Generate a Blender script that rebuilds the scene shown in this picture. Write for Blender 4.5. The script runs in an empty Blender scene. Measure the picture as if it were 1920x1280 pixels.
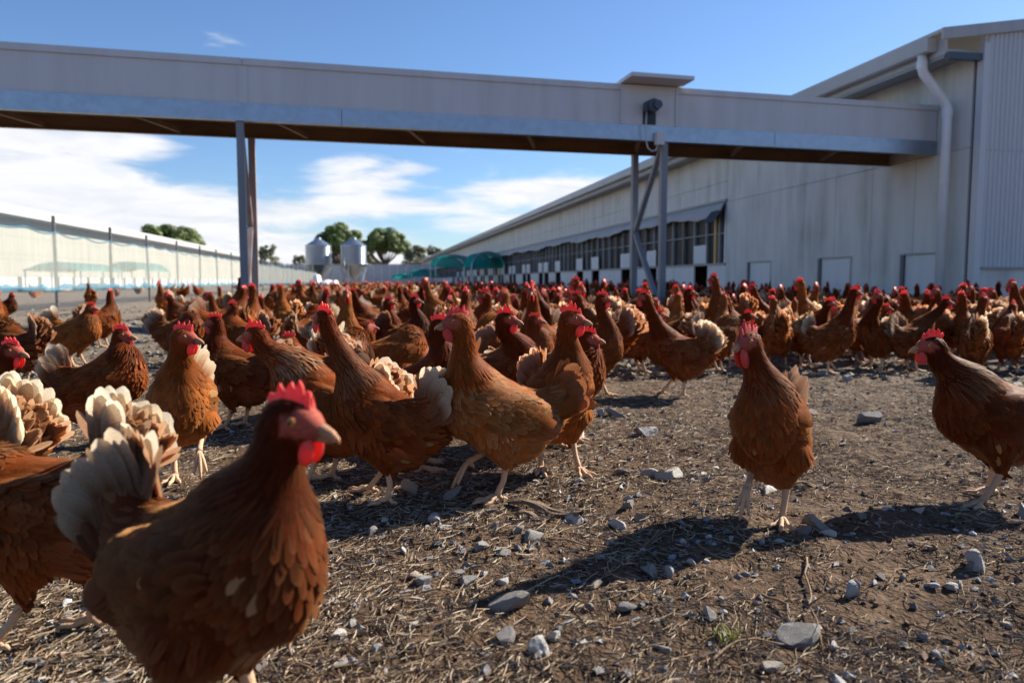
import bpy, math, random
import numpy as np
from mathutils import Vector, Matrix

# ------------------------------------------------------------------ camera
SC = bpy.context.scene
COL = SC.collection
R = math.radians
CAM_H = 0.45
FPX = 1400.0                      # focal length in photograph pixels (1920 wide)
TILT = math.atan(113.0 / FPX)
cam_d = bpy.data.cameras.new("camera")
cam_d.sensor_width = 36.0
cam_d.lens = 36.0 * FPX / 1920.0
cam_d.clip_start = 0.02
cam_d.clip_end = 6000.0
cam_d.dof.use_dof = True
cam_d.dof.focus_distance = 1.50
cam_d.dof.aperture_fstop = 5.2
cam = bpy.data.objects.new("camera", cam_d)
cam.location = (0, 0, CAM_H)
cam.rotation_euler = (R(90) - TILT, 0, 0)
COL.objects.link(cam)
SC.camera = cam

# ------------------------------------------------------------------ sky, sun, exposure
SUN_AZ = R(58.0)                  # right of the view direction (+Y), behind the flock
SUN_EL = R(33.5)
world = bpy.data.worlds.new("World")
SC.world = world
world.use_nodes = True
SC.view_settings.view_transform = 'Standard'
SC.view_settings.look = 'None'
SC.view_settings.exposure = 1.25
SC.view_settings.gamma = 1.0
SC.view_settings.use_curve_mapping = False
SC.cycles.max_bounces = 6
SC.cycles.diffuse_bounces = 2
SC.cycles.glossy_bounces = 2
SC.cycles.transmission_bounces = 4
SC.cycles.transparent_max_bounces = 8
SC.cycles.use_denoising = True
SC.cycles.sample_clamp_indirect = 4.0

sun_d = bpy.data.lights.new("sun", 'SUN')
sun_d.energy = 5.0
sun_d.angle = R(0.55)
sun_d.color = (1.0, 0.93, 0.82)
sun = bpy.data.objects.new("sun", sun_d)
sdir = Vector((math.sin(SUN_AZ) * math.cos(SUN_EL), math.cos(SUN_AZ) * math.cos(SUN_EL), math.sin(SUN_EL)))
sun.rotation_euler = sdir.to_track_quat('Z', 'Y').to_euler()
sun.location = (20, 20, 20)
COL.objects.link(sun)


class NT:
    """small helper round a node tree"""
    def __init__(self, tree):
        self.t = tree
        tree.nodes.clear()

    def n(self, kind, **kw):
        nd = self.t.nodes.new(kind)
        ins = kw.pop('ins', {})
        for k, v in kw.items():
            setattr(nd, k, v)
        for k, v in ins.items():
            self.set(nd.inputs[k], v)
        return nd

    def set(self, sock, v):
        if isinstance(v, bpy.types.NodeSocket):
            self.t.links.new(v, sock)
        elif isinstance(v, bpy.types.Node):
            self.t.links.new(v.outputs[0], sock)
        else:
            sock.default_value = v

    def m(self, op, a, b=None, c=None, clamp=False):
        nd = self.t.nodes.new('ShaderNodeMath')
        nd.operation = op
        nd.use_clamp = clamp
        for i, v in enumerate((a, b, c)):
            if v is not None:
                self.set(nd.inputs[i], v)
        return nd.outputs[0]

    def mix(self, fac, a, b, blend='MIX'):
        nd = self.t.nodes.new('ShaderNodeMix')
        nd.data_type = 'RGBA'
        nd.blend_type = blend
        self.set(nd.inputs['Factor'], fac)
        self.set(nd.inputs['A'], a if not isinstance(a, tuple) else (*a[:3], 1))
        self.set(nd.inputs['B'], b if not isinstance(b, tuple) else (*b[:3], 1))
        return nd.outputs['Result']

    def ramp(self, fac, stops, interp='LINEAR'):
        nd = self.t.nodes.new('ShaderNodeValToRGB')
        cr = nd.color_ramp
        cr.interpolation = interp
        while len(cr.elements) > 1:
            cr.elements.remove(cr.elements[-1])
        cr.elements[0].position = stops[0][0]
        c = stops[0][1]
        cr.elements[0].color = (*c, 1) if isinstance(c, tuple) else (c, c, c, 1)
        for p, c in stops[1:]:
            e = cr.elements.new(p)
            e.color = (*c, 1) if isinstance(c, tuple) else (c, c, c, 1)
        self.set(nd.inputs[0], fac)
        return nd.outputs[0]

    def noise(self, vec, scale, detail=4.0, rough=0.55, dist=0.0):
        nd = self.n('ShaderNodeTexNoise', ins={'Scale': scale, 'Detail': detail, 'Roughness': rough, 'Distortion': dist})
        if vec is not None:
            self.set(nd.inputs['Vector'], vec)
        return nd

    def mapping(self, vec, scale=(1, 1, 1), loc=(0, 0, 0), rot=(0, 0, 0)):
        nd = self.n('ShaderNodeMapping', ins={'Scale': scale, 'Location': loc, 'Rotation': rot})
        self.set(nd.inputs['Vector'], vec)
        return nd.outputs[0]


def build_sky():
    T = NT(world.node_tree)
    out = T.n('ShaderNodeOutputWorld')
    bg = T.n('ShaderNodeBackground')
    bg.inputs['Strength'].default_value = 0.050
    sky = T.n('ShaderNodeTexSky', sky_type='NISHITA', sun_disc=False)
    sky.sun_elevation = SUN_EL
    sky.sun_rotation = SUN_AZ
    sky.altitude = 50.0
    sky.air_density = 1.0
    sky.dust_density = 0.25
    sky.ozone_density = 2.2
    tc = T.n('ShaderNodeTexCoord')
    sep = T.n('ShaderNodeSeparateXYZ')
    T.set(sep.inputs[0], tc.outputs['Generated'])
    x, y, z = sep.outputs
    az = T.m('MULTIPLY', T.m('ARCTAN2', x, y), 57.2958)          # degrees right of view
    el = T.m('MULTIPLY', T.m('ARCSINE', z), 57.2958)
    comb = T.n('ShaderNodeCombineXYZ')
    T.set(comb.inputs[0], az)
    T.set(comb.inputs[1], el)
    p = comb.outputs[0]
    # wind-stretched cloud noise in direction space, tilted down to the right like the streaks in view
    q = T.mapping(p, scale=(0.055, 0.21, 1), rot=(0, 0, R(9)))
    n1 = T.noise(q, 1.0, 5.0, 0.55, 0.6).outputs[0]
    q2 = T.mapping(p, scale=(0.16, 0.75, 1), rot=(0, 0, R(6)), loc=(3.1, 1.7, 0))
    n2 = T.noise(q2, 1.0, 4.0, 0.6, 0.4).outputs[0]
    nn = T.m('ADD', T.m('ADD', T.m('MULTIPLY', n1, 0.80), T.m('MULTIPLY', n2, 0.66)), -0.23)

    def blob(a0, e0, sa, se, slope, amp):
        da = T.m('SUBTRACT', az, a0)
        de = T.m('SUBTRACT', T.m('SUBTRACT', el, e0), T.m('MULTIPLY', da, slope))
        r2 = T.m('ADD', T.m('POWER', T.m('ABSOLUTE', T.m('DIVIDE', da, sa)), 2.0), T.m('POWER', T.m('ABSOLUTE', T.m('DIVIDE', de, se)), 2.0))
        return T.m('MULTIPLY', T.m('EXPONENT', T.m('MULTIPLY', r2, -1.0)), amp)
    # band of cloud low over the whole horizon, thinning upwards
    cov = T.m('MULTIPLY', T.m('EXPONENT', T.m('MULTIPLY', T.m('MAXIMUM', el, 0.0), -0.23)), 0.58)
    blobs = [(-40, 5.0, 17, 3.8, -0.20, 0.58), (-29, 9.4, 5.4, 1.5, -0.10, 0.50), (-44, 11.0, 9, 2.0, -0.1, 0.42),
             (-27, 5.6, 7, 1.6, -0.25, 0.30),
             (-11.6, 7.5, 4.6, 1.7, 0.03, 0.44), (-7.0, 8.3, 2.6, 0.5, 0.0, 0.30), (-15, 5.3, 7, 0.8, -0.02, 0.30), (-6.5, 5.6, 4.0, 0.5, 0.0, 0.26),
             (1.5, 6.8, 6.0, 1.0, 0.04, 0.44), (-1.0, 4.6, 5, 0.8, 0.0, 0.26), (26.5, 19.6, 2.8, 0.9, -0.05, 0.42)]
    for b in blobs:
        cov = T.m('ADD', cov, blob(*b))
    s = T.m('ADD', nn, cov)
    mask = T.n('ShaderNodeMapRange', interpolation_type='SMOOTHSTEP', ins={'From Min': 0.68, 'From Max': 1.02})
    T.set(mask.inputs['Value'], s)
    shade = T.ramp(n2, [(0.30, (0.78, 0.83, 0.92)), (0.55, (0.96, 0.97, 1.0)), (0.75, (1.0, 1.0, 1.0))])
    cl = T.n('ShaderNodeVectorMath', operation='SCALE')
    T.set(cl.inputs[0], shade)
    cl.inputs['Scale'].default_value = 8.6
    up = T.m('MULTIPLY', mask.outputs[0], T.m('GREATER_THAN', el, -1.0))
    # clear air: a little deeper blue than the bare model
    blue = T.mix(1.0, sky.outputs[0], (0.84, 1.02, 1.28), 'MULTIPLY')
    colr = T.mix(up, blue, cl.outputs[0])
    T.set(bg.inputs['Color'], colr)
    T.set(out.inputs['Surface'], bg)


build_sky()

# ------------------------------------------------------------------ maths between photograph and place
_ct, _st = math.cos(TILT), math.sin(TILT)


def ray(px, py):
    a, b = px - 960.0, 640.0 - py
    return Vector((a, FPX * _ct + b * _st, -FPX * _st + b * _ct))


def at_depth(px, py, Y):
    d = ray(px, py)
    k = Y / d.y
    return Vector((d.x * k, Y, CAM_H + d.z * k))


def at_height(px, py, z=0.0):
    d = ray(px, py)
    k = (z - CAM_H) / d.z
    return Vector((d.x * k, d.y * k, z))


BARN_ANG = math.atan2(260.0, 1404.6)          # the buildings run away a little to the left
_cb, _sb = math.cos(BARN_ANG), math.sin(BARN_ANG)


class Frame:
    """upright frame: local x across, y along, turned about z"""
    def __init__(self, ox, oy, ang):
        self.o = Vector((ox, oy, 0))
        self.a = ang
        self.ex = Vector((math.cos(ang), math.sin(ang), 0))
        self.ey = Vector((-math.sin(ang), math.cos(ang), 0))

    def hit_x(self, px, py, xl=0.0):
        d = ray(px, py)
        c = Vector((0, 0, CAM_H))
        k = (xl - (c - self.o).dot(self.ex)) / d.dot(self.ex)
        p = c + d * k - self.o
        return p.dot(self.ey), p.z

    def hit_y(self, px, py, yl=0.0):
        d = ray(px, py)
        c = Vector((0, 0, CAM_H))
        k = (yl - (c - self.o).dot(self.ey)) / d.dot(self.ey)
        p = c + d * k - self.o
        return p.dot(self.ex), p.z

    def world(self, x, y, z=0.0):
        return self.o + self.ex * x + self.ey * y + Vector((0, 0, z))


# ------------------------------------------------------------------ mesh helpers
class Geo:
    def __init__(self):
        self.V, self.F3, self.F4, self.C, self.U, self.M3, self.M4, self.N = [], [], [], [], [], [], [], []
        self.nv = 0

    def add(self, V, Q=None, T=None, C=None, U=None, m=0, N=None):
        V = np.asarray(V, dtype=np.float64).reshape(-1, 3)
        n = len(V)
        self.V.append(V)
        if C is None:
            C = np.ones((n, 3)) * 0.5
        C = np.asarray(C, dtype=np.float64)
        if C.ndim == 1:
            C = np.tile(C, (n, 1))
        self.C.append(C)
        if U is None:
            U = np.zeros((n, 3))
        self.U.append(np.asarray(U, dtype=np.float64).reshape(-1, 3))
        self.N.append(np.zeros((n, 3)) if N is None else np.asarray(N, dtype=np.float64).reshape(-1, 3))
        if Q is not None and len(Q):
            Q = np.asarray(Q, dtype=np.int64).reshape(-1, 4)
            self.F4.append(Q + self.nv)
            self.M4.append(np.full(len(Q), m))
        if T is not None and len(T):
            T = np.asarray(T, dtype=np.int64).reshape(-1, 3)
            self.F3.append(T + self.nv)
            self.M3.append(np.full(len(T), m))
        self.nv += n
        return self

    def merge(self, g, mat=None, m=None):
        off = self.nv
        for V, C, U, Nn in zip(g.V, g.C, g.U, g.N):
            if mat is not None:
                A = np.array(mat)
                V = V @ A[:3, :3].T + A[:3, 3]
                Nn = Nn @ A[:3, :3].T
            self.N.append(Nn)
            self.V.append(V)
            self.C.append(C)
            self.U.append(U)
            self.nv += len(V)
        for F, M in zip(g.F4, g.M4):
            self.F4.append(F + off)
            self.M4.append(M if m is None else np.full(len(M), m))
        for F, M in zip(g.F3, g.M3):
            self.F3.append(F + off)
            self.M3.append(M if m is None else np.full(len(M), m))
        return self

    # -- shapes
    def box(self, x0, x1, y0, y1, z0, z1, C=None, m=0):
        V = [(x, y, z) for z in (z0, z1) for y in (y0, y1) for x in (x0, x1)]
        Q = [(0, 2, 3, 1), (4, 5, 7, 6), (0, 1, 5, 4), (2, 6, 7, 3), (0, 4, 6, 2), (1, 3, 7, 5)]
        return self.add(V, Q, C=C, m=m)

    def hexa(self, P, C=None, m=0):
        """8 corner points: bottom 4 then top 4, both counter-clockwise from above"""
        Q = [(0, 3, 2, 1), (4, 5, 6, 7), (0, 1, 5, 4), (1, 2, 6, 5), (2, 3, 7, 6), (3, 0, 4, 7)]
        return self.add(P, Q, C=C, m=m)

    def tube(self, pts, rad, n=8, C=None, m=0, cap=True, flat=None):
        P = np.asarray(pts, dtype=float)
        k = len(P)
        r = np.full(k, rad) if np.isscalar(rad) else np.asarray(rad, float)
        tg = np.gradient(P, axis=0)
        tg /= np.linalg.norm(tg, axis=1)[:, None] + 1e-12
        up = np.array([0, 0, 1.0]) if abs(tg[0][2]) < 0.9 else np.array([1.0, 0, 0])
        rows = []
        a = np.cross(tg[0], up)
        a /= np.linalg.norm(a)
        for i in range(k):
            a = a - tg[i] * a.dot(tg[i])
            a /= np.linalg.norm(a) + 1e-12
            b = np.cross(tg[i], a)
            th = np.arange(n) * 2 * math.pi / n
            fl = 1.0 if flat is None else flat
            rows.append(P[i] + r[i] * (np.cos(th)[:, None] * a + fl * np.sin(th)[:, None] * b))
        V = np.concatenate(rows)
        Q = []
        for i in range(k - 1):
            for j in range(n):
                j2 = (j + 1) % n
                Q.append((i * n + j, i * n + j2, (i + 1) * n + j2, (i + 1) * n + j))
        T = []
        if cap:
            V = np.concatenate([V, P[:1], P[-1:]])
            for j in range(n):
                T.append((k * n, (j + 1) % n, j))
                T.append((k * n + 1, (k - 1) * n + j, (k - 1) * n + (j + 1) % n))
        if C is not None:
            C = np.asarray(C, float)
            if C.ndim == 2 and len(C) == k:
                CC = np.repeat(C, n, axis=0)
                if cap:
                    CC = np.concatenate([CC, C[:1], C[-1:]])
                C = CC
        return self.add(V, Q, T, C=C, m=m)

    def ball(self, c, r, nu=10, nv=6, C=None, m=0, M=None):
        V = [(0, 0, -1)]
        for i in range(1, nv):
            t = math.pi * (i / nv - 0.5)
            for j in range(nu):
                a = 2 * math.pi * j / nu
                V.append((math.cos(t) * math.cos(a), math.cos(t) * math.sin(a), math.sin(t)))
        V.append((0, 0, 1))
        V = np.array(V) * np.asarray(r)
        if M is not None:
            V = V @ np.array(M).T
        V = V + np.asarray(c)
        Q, T = [], []
        for j in range(nu):
            T.append((0, 1 + (j + 1) % nu, 1 + j))
            T.append((len(V) - 1, 1 + (nv - 2) * nu + j, 1 + (nv - 2) * nu + (j + 1) % nu))
        for i in range(nv - 2):
            for j in range(nu):
                j2 = (j + 1) % nu
                Q.append((1 + i * nu + j, 1 + i * nu + j2, 1 + (i + 1) * nu + j2, 1 + (i + 1) * nu + j))
        return self.add(V, Q, T, C=C, m=m)

    def grid(self, fn, us, vs, C=None, m=0, Cfn=None):
        V = [fn(u, v) for v in vs for u in us]
        nu = len(us)
        Q = [(j * nu + i, j * nu + i + 1, (j + 1) * nu + i + 1, (j + 1) * nu + i) for j in range(len(vs) - 1) for i in range(nu - 1)]
        if Cfn:
            C = [Cfn(u, v) for v in vs for u in us]
        return self.add(V, Q, C=C, m=m)

    def mesh(self, name, mats, smooth=False):
        me = bpy.data.meshes.new(name)
        V = np.concatenate(self.V)
        F3 = np.concatenate(self.F3) if self.F3 else np.zeros((0, 3), int)
        F4 = np.concatenate(self.F4) if self.F4 else np.zeros((0, 4), int)
        M = np.concatenate(self.M3 + self.M4) if (self.M3 or self.M4) else np.zeros(0)
        nl = len(F3) * 3 + len(F4) * 4
        npoly = len(F3) + len(F4)
        me.vertices.add(len(V))
        me.vertices.foreach_set('co', V.astype(np.float32).ravel())
        me.loops.add(nl)
        me.loops.foreach_set('vertex_index', np.concatenate([F3.ravel(), F4.ravel()]).astype(np.int32))
        me.polygons.add(npoly)
        st = np.concatenate([np.arange(len(F3)) * 3, len(F3) * 3 + np.arange(len(F4)) * 4]).astype(np.int32)
        me.polygons.foreach_set('loop_start', st)
        if not isinstance(mats, (list, tuple)):
            mats = [mats]
        for mt in mats:
            me.materials.append(mt)
        if len(mats) > 1:
            me.polygons.foreach_set('material_index', M.astype(np.int32))
        me.polygons.foreach_set('use_smooth', np.full(npoly, bool(smooth)))
        Cc = np.concatenate(self.C)
        ca = me.attributes.new('Col', 'FLOAT_COLOR', 'POINT')
        ca.data.foreach_set('color', np.concatenate([Cc, np.ones((len(Cc), 1))], axis=1).astype(np.float32).ravel())
        Uu = np.concatenate(self.U)
        if np.any(Uu):
            ua = me.attributes.new('fuv', 'FLOAT_VECTOR', 'POINT')
            ua.data.foreach_set('vector', Uu.astype(np.float32).ravel())
        me.update(calc_edges=True)
        Nn = np.concatenate(self.N)
        if smooth and np.any(Nn):
            ln = np.linalg.norm(Nn, axis=1)[:, None]
            me.normals_split_custom_set_from_vertices((Nn / np.where(ln > 0, ln, 1)).tolist())
        return me


def tag(o, label=None, cat=None, group=None, kind=None):
    if label:
        o['label'] = label
    if cat:
        o['category'] = cat
    if group:
        o['group'] = group
    if kind:
        o['kind'] = kind
    return o


def link(name, data, parent=None, loc=None, rz=0.0):
    o = bpy.data.objects.new(name, data)
    COL.objects.link(o)
    if loc is not None:
        o.location = loc
    if rz:
        o.rotation_euler = (0, 0, rz)
    if parent is not None:
        o.parent = parent
    return o


def part(name, geo, mats, parent=None, smooth=False):
    return link(name, geo.mesh(name, mats, smooth), parent)


def thing(name, label, cat, loc=(0, 0, 0), rz=0.0, group=None):
    return tag(link(name, None, None, loc, rz), label, cat, group)


# ------------------------------------------------------------------ materials
def new_mat(name):
    m = bpy.data.materials.new(name)
    m.use_nodes = True
    return m, NT(m.node_tree)


def pbsdf(T, **ins):
    b = T.n('ShaderNodeBsdfPrincipled')
    for k, v in ins.items():
        T.set(b.inputs[k.replace('_', ' ')], (*v, 1) if isinstance(v, tuple) and len(v) == 3 else v)
    return b


def fin(T, sh):
    o = T.n('ShaderNodeOutputMaterial')
    T.set(o.inputs['Surface'], sh)


def bump(T, h, strength=0.3, dist=0.01):
    b = T.n('ShaderNodeBump', ins={'Strength': strength, 'Distance': dist})
    T.set(b.inputs['Height'], h)
    return b.outputs[0]


def mat_weathered(name, base, dark, rough=0.55, streak=(3.0, 3.0, 0.25), amount=0.5, metallic=0.0, sheet=None, spec=0.4):
    """painted sheet with vertical dirt streaks and blotches (object space)"""
    m, T = new_mat(name)
    tc = T.n('ShaderNodeTexCoord').outputs['Object']
    a = T.noise(T.mapping(tc, scale=streak), 2.0, 5.0, 0.6).outputs[0]
    b = T.noise(tc, 1.1, 4.0, 0.6).outputs[0]
    c = T.noise(tc, 60.0, 3.0, 0.6).outputs[0]
    f = T.m('MULTIPLY', T.ramp(a, [(0.40, 0.0), (0.72, 1.0)]), T.ramp(b, [(0.30, 0.15), (0.70, 1.0)]))
    f = T.m('MULTIPLY', f, amount)
    col = T.mix(f, base, dark)
    col = T.mix(T.m('MULTIPLY', T.ramp(c, [(0.55, 0.0), (0.8, 1.0)]), 0.25 * amount), col, dark)
    h = b
    bs = pbsdf(T, Base_Color=col, Roughness=T.m('ADD', T.m('MULTIPLY', a, 0.2), rough - 0.1), Metallic=metallic, Normal=bump(T, h, 0.25, 0.02))
    bs.inputs['Specular IOR Level'].default_value = spec
    fin(T, bs)
    return m


def mat_col(name, rough=0.6, metallic=0.0, grain=0.15, scale=80.0, spec=0.4, bmp=0.2):
    """colour comes from the mesh's own 'Col' attribute, with grain"""
    m, T = new_mat(name)
    at = T.n('ShaderNodeAttribute', attribute_name='Col').outputs['Color']
    tc = T.n('ShaderNodeTexCoord').outputs['Object']
    n = T.noise(tc, scale, 5.0, 0.65).outputs[0]
    f = T.ramp(n, [(0.25, 1.0 - grain), (0.75, 1.0 + grain)])
    col = T.mix(1.0, at, f, 'MULTIPLY')
    bs = pbsdf(T, Base_Color=col, Roughness=rough, Metallic=metallic, Normal=bump(T, n, bmp, 0.004))
    bs.inputs['Specular IOR Level'].default_value = spec
    fin(T, bs)
    return m


def mat_plain(name, col, rough=0.5, metallic=0.0, grain=0.12, scale=30.0, spec=0.5, bmp=0.1):
    m, T = new_mat(name)
    tc = T.n('ShaderNodeTexCoord').outputs['Object']
    n = T.noise(tc, scale, 5.0, 0.6).outputs[0]
    f = T.ramp(n, [(0.25, 1.0 - grain), (0.75, 1.0 + grain)])
    c = T.mix(1.0, col, f, 'MULTIPLY')
    bs = pbsdf(T, Base_Color=c, Roughness=rough, Metallic=metallic, Normal=bump(T, n, bmp, 0.01))
    bs.inputs['Specular IOR Level'].default_value = spec
    fin(T, bs)
    return m

# ------------------------------------------------------------------ ground
def _hash2(i, j, s):
    h = (i * 374761393 + j * 668265263 + s * 974634777) & 0x7fffffff
    h = ((h ^ (h >> 13)) * 1274126177) & 0x7fffffff
    return ((h ^ (h >> 16)) & 0xffff) / 65535.0


def vnoise(x, y, s=0):
    x = np.asarray(x, float)
    y = np.asarray(y, float)
    i, j = np.floor(x).astype(np.int64), np.floor(y).astype(np.int64)
    fx, fy = x - i, y - j
    fx, fy = fx * fx * (3 - 2 * fx), fy * fy * (3 - 2 * fy)
    a, b = _hash2(i, j, s), _hash2(i + 1, j, s)
    c, d = _hash2(i, j + 1, s), _hash2(i + 1, j + 1, s)
    return (a + (b - a) * fx) * (1 - fy) + (c + (d - c) * fx) * fy - 0.5


def gz_soft(x, y):
    return 0.035 * vnoise(np.asarray(x) / 0.7, np.asarray(y) / 0.7, 1) + 0.016 * vnoise(np.asarray(x) / 0.22, np.asarray(y) / 0.22, 2) - 0.004


def gz(x, y):
    return gz_soft(x, y) + 0.012 * vnoise(np.asarray(x) / 0.075, np.asarray(y) / 0.075, 3) + 0.007 * vnoise(np.asarray(x) / 0.032, np.asarray(y) / 0.032, 4)


def stretch(core0, core1, step, far0, far1, ratio=1.12):
    a = list(np.arange(core0, core1 + 1e-6, step))
    s, v = step, a[-1]
    while v < far1:
        s *= ratio
        v += s
        a.append(v)
    s, v, b = step, a[0], []
    while v > far0:
        s *= ratio
        v -= s
        b.append(v)
    return np.array(b[::-1] + a)


def mat_ground():
    m, T = new_mat('litter_soil')
    tc = T.n('ShaderNodeTexCoord').outputs['Object']
    big = T.noise(tc, 1.6, 3.0, 0.6).outputs[0]
    med = T.noise(tc, 11.0, 4.0, 0.65).outputs[0]
    fine = T.noise(tc, 95.0, 3.0, 0.7).outputs[0]
    soil = T.ramp(T.m('ADD', T.m('MULTIPLY', med, 0.55), T.m('MULTIPLY', fine, 0.45)),
                  [(0.33, (0.028, 0.016, 0.009)), (0.5, (0.082, 0.048, 0.027)), (0.68, (0.160, 0.106, 0.065))])
    # chopped straw trodden in
    st = T.ramp(T.noise(T.mapping(tc, scale=(120, 40, 30), rot=(0, 0, 0.5)), 1.0, 2.0, 0.6, 1.5).outputs[0], [(0.58, 0.0), (0.68, 1.0)])
    st = T.m('MULTIPLY', st, T.ramp(big, [(0.35, 0.3), (0.6, 0.8)]))
    col = T.mix(T.m('MULTIPLY', st, 0.7), soil, (0.25, 0.185, 0.12))
    # stony parts: grey chips, more of them on the yard further back
    vo = T.n('ShaderNodeTexVoronoi', ins={'Scale': 26.0, 'Randomness': 1.0})
    T.set(vo.inputs['Vector'], tc)
    chip = T.m('MULTIPLY', T.ramp(vo.outputs['Distance'], [(0.30, 1.0), (0.42, 0.0)]),
               T.ramp(T.n('ShaderNodeSeparateColor', ins={0: vo.outputs['Color']}).outputs[0], [(0.52, 0.0), (0.56, 1.0)]))
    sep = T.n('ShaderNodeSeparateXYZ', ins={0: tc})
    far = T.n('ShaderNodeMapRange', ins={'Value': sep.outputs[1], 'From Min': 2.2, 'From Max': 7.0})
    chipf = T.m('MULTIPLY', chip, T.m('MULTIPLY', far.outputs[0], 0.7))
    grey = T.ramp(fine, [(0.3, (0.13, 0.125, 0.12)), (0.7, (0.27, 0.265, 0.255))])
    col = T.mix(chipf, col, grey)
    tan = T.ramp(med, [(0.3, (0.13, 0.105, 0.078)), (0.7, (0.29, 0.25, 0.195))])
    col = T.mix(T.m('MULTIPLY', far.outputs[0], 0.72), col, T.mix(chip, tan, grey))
    h = T.m('ADD', T.m('MULTIPLY', fine, 0.5), T.m('MULTIPLY', med, 0.9))
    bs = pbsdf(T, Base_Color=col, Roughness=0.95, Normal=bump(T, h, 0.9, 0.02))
    bs.inputs['Specular IOR Level'].default_value = 0.15
    fin(T, bs)
    return m


def build_ground():
    xs = stretch(-2.2, 2.2, 0.022, -2500, 2500, 1.09)
    ys = stretch(0.55, 3.8, 0.020, -300, 3200, 1.09)
    X, Y = np.meshgrid(xs, ys)
    r = np.hypot(X, Y)
    Z = np.where(r < 60, gz(X, Y) + np.where(r > 3.0, 0.022 * vnoise(X / 0.16, Y / 0.16, 9) * np.clip((r - 3) / 2, 0, 1), 0), 0)
    V = np.stack([X.ravel(), Y.ravel(), Z.ravel()], 1)
    nx, ny = len(xs), len(ys)
    i, j = np.meshgrid(np.arange(nx - 1), np.arange(ny - 1))
    a = (j * nx + i).ravel()
    Q = np.stack([a, a + 1, a + nx + 1, a + nx], 1)
    g = Geo().add(V, Q)
    o = part('ground', g, mat_ground(), smooth=True)
    tag(o, 'brown littered soil of the yard with straw and chips', kind='structure')


build_ground()

# ------------------------------------------------------------------ shared structure materials
M = {}
M['clad'] = mat_weathered('grey_cladding', (0.60, 0.595, 0.60), (0.38, 0.36, 0.34), 0.5, amount=0.5)
M['galv'] = mat_plain('galvanised_steel', (0.36, 0.415, 0.49), 0.36, 0.85, 0.14, 14.0, bmp=0.10)
M['steelpost'] = mat_weathered('painted_steel', (0.21, 0.225, 0.26), (0.16, 0.10, 0.07), 0.45, (3, 3, 0.6), 0.7)
M['rustpost'] = mat_weathered('rusting_steel', (0.30, 0.26, 0.26), (0.24, 0.095, 0.05), 0.55, (4, 4, 0.5), 1.0)
M['brown'] = mat_weathered('brown_underside', (0.24, 0.15, 0.09), (0.06, 0.04, 0.026), 0.65, (0.6, 3, 3), 0.8)
M['cement'] = mat_weathered('cement_sheet', (0.68, 0.665, 0.62), (0.28, 0.26, 0.23), 0.75, (1.6, 1.6, 0.22), 0.75)
M['corr'] = mat_weathered('corrugated_sheet', (0.56, 0.565, 0.58), (0.34, 0.34, 0.36), 0.42, amount=0.30)
M['gutter'] = mat_weathered('gutter_metal', (0.42, 0.42, 0.42), (0.26, 0.25, 0.24), 0.45, amount=0.45)
M['pipe'] = mat_plain('white_plastic_pipe', (0.74, 0.74, 0.74), 0.4, 0, 0.06, 6.0)
M['white'] = mat_weathered('white_panel', (0.66, 0.67, 0.68), (0.42, 0.40, 0.36), 0.5, amount=0.35)
M['fpost'] = mat_plain('fence_post_steel', (0.10, 0.085, 0.075), 0.7)
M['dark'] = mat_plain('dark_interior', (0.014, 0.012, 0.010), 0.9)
M['mullion'] = mat_plain('grey_mullion', (0.28, 0.285, 0.29), 0.5)
M['tarp'] = mat_weathered('grey_tarpaulin', (0.42, 0.42, 0.42), (0.26, 0.24, 0.22), 0.6, amount=0.5)
M['black'] = mat_plain('black_metal', (0.02, 0.02, 0.022), 0.45)
M['motor'] = mat_plain('motor_blue_grey', (0.06, 0.075, 0.10), 0.45)
M['cable'] = mat_plain('grey_cable', (0.45, 0.45, 0.47), 0.5)
M['beige'] = mat_plain('beige_timber', (0.19, 0.17, 0.14), 0.7)
M['roofw'] = mat_weathered('white_roof_sheet', (0.45, 0.445, 0.43), (0.34, 0.33, 0.31), 0.5, (0.5, 2, 2), 0.35)
M['cream'] = mat_weathered('cream_wall', (0.36, 0.345, 0.29), (0.26, 0.235, 0.19), 0.75, amount=0.4)


def mat_screen():
    # fine insect mesh over the openings: dark, slightly see-through
    m, T = new_mat('window_mesh')
    tc = T.n('ShaderNodeTexCoord').outputs['Object']
    n = T.noise(tc, 1.2, 4.0, 0.6).outputs[0]
    col = T.ramp(n, [(0.3, (0.014, 0.013, 0.014)), (0.7, (0.036, 0.034, 0.034))])
    bs = pbsdf(T, Base_Color=col, Roughness=0.6)
    tr = T.n('ShaderNodeBsdfTransparent')
    mx = T.n('ShaderNodeMixShader', ins={0: 0.93, 1: tr, 2: bs})
    fin(T, mx)
    return m


M['screen'] = mat_screen()


def mat_cloth(name, col, opacity, transl=0.5, streak=True):
    m, T = new_mat(name)
    tc = T.n('ShaderNodeTexCoord').outputs['Object']
    n = T.noise(T.mapping(tc, scale=(4, 4, 0.7)), 1.5, 5.0, 0.6).outputs[0]
    c = T.mix(1.0, col, T.ramp(n, [(0.3, 0.86), (0.7, 1.1)]), 'MULTIPLY')
    d = T.n('ShaderNodeBsdfDiffuse', ins={'Color': c})
    t = T.n('ShaderNodeBsdfTranslucent', ins={'Color': c})
    a = T.n('ShaderNodeMixShader', ins={0: transl, 1: d, 2: t})
    tr = T.n('ShaderNodeBsdfTransparent')
    op = T.m('ADD', T.m('MULTIPLY', T.m('SUBTRACT', n, 0.5), 0.35), opacity, clamp=True)
    mx = T.n('ShaderNodeMixShader', ins={0: op, 1: tr, 2: a})
    fin(T, mx)
    return m


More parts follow.
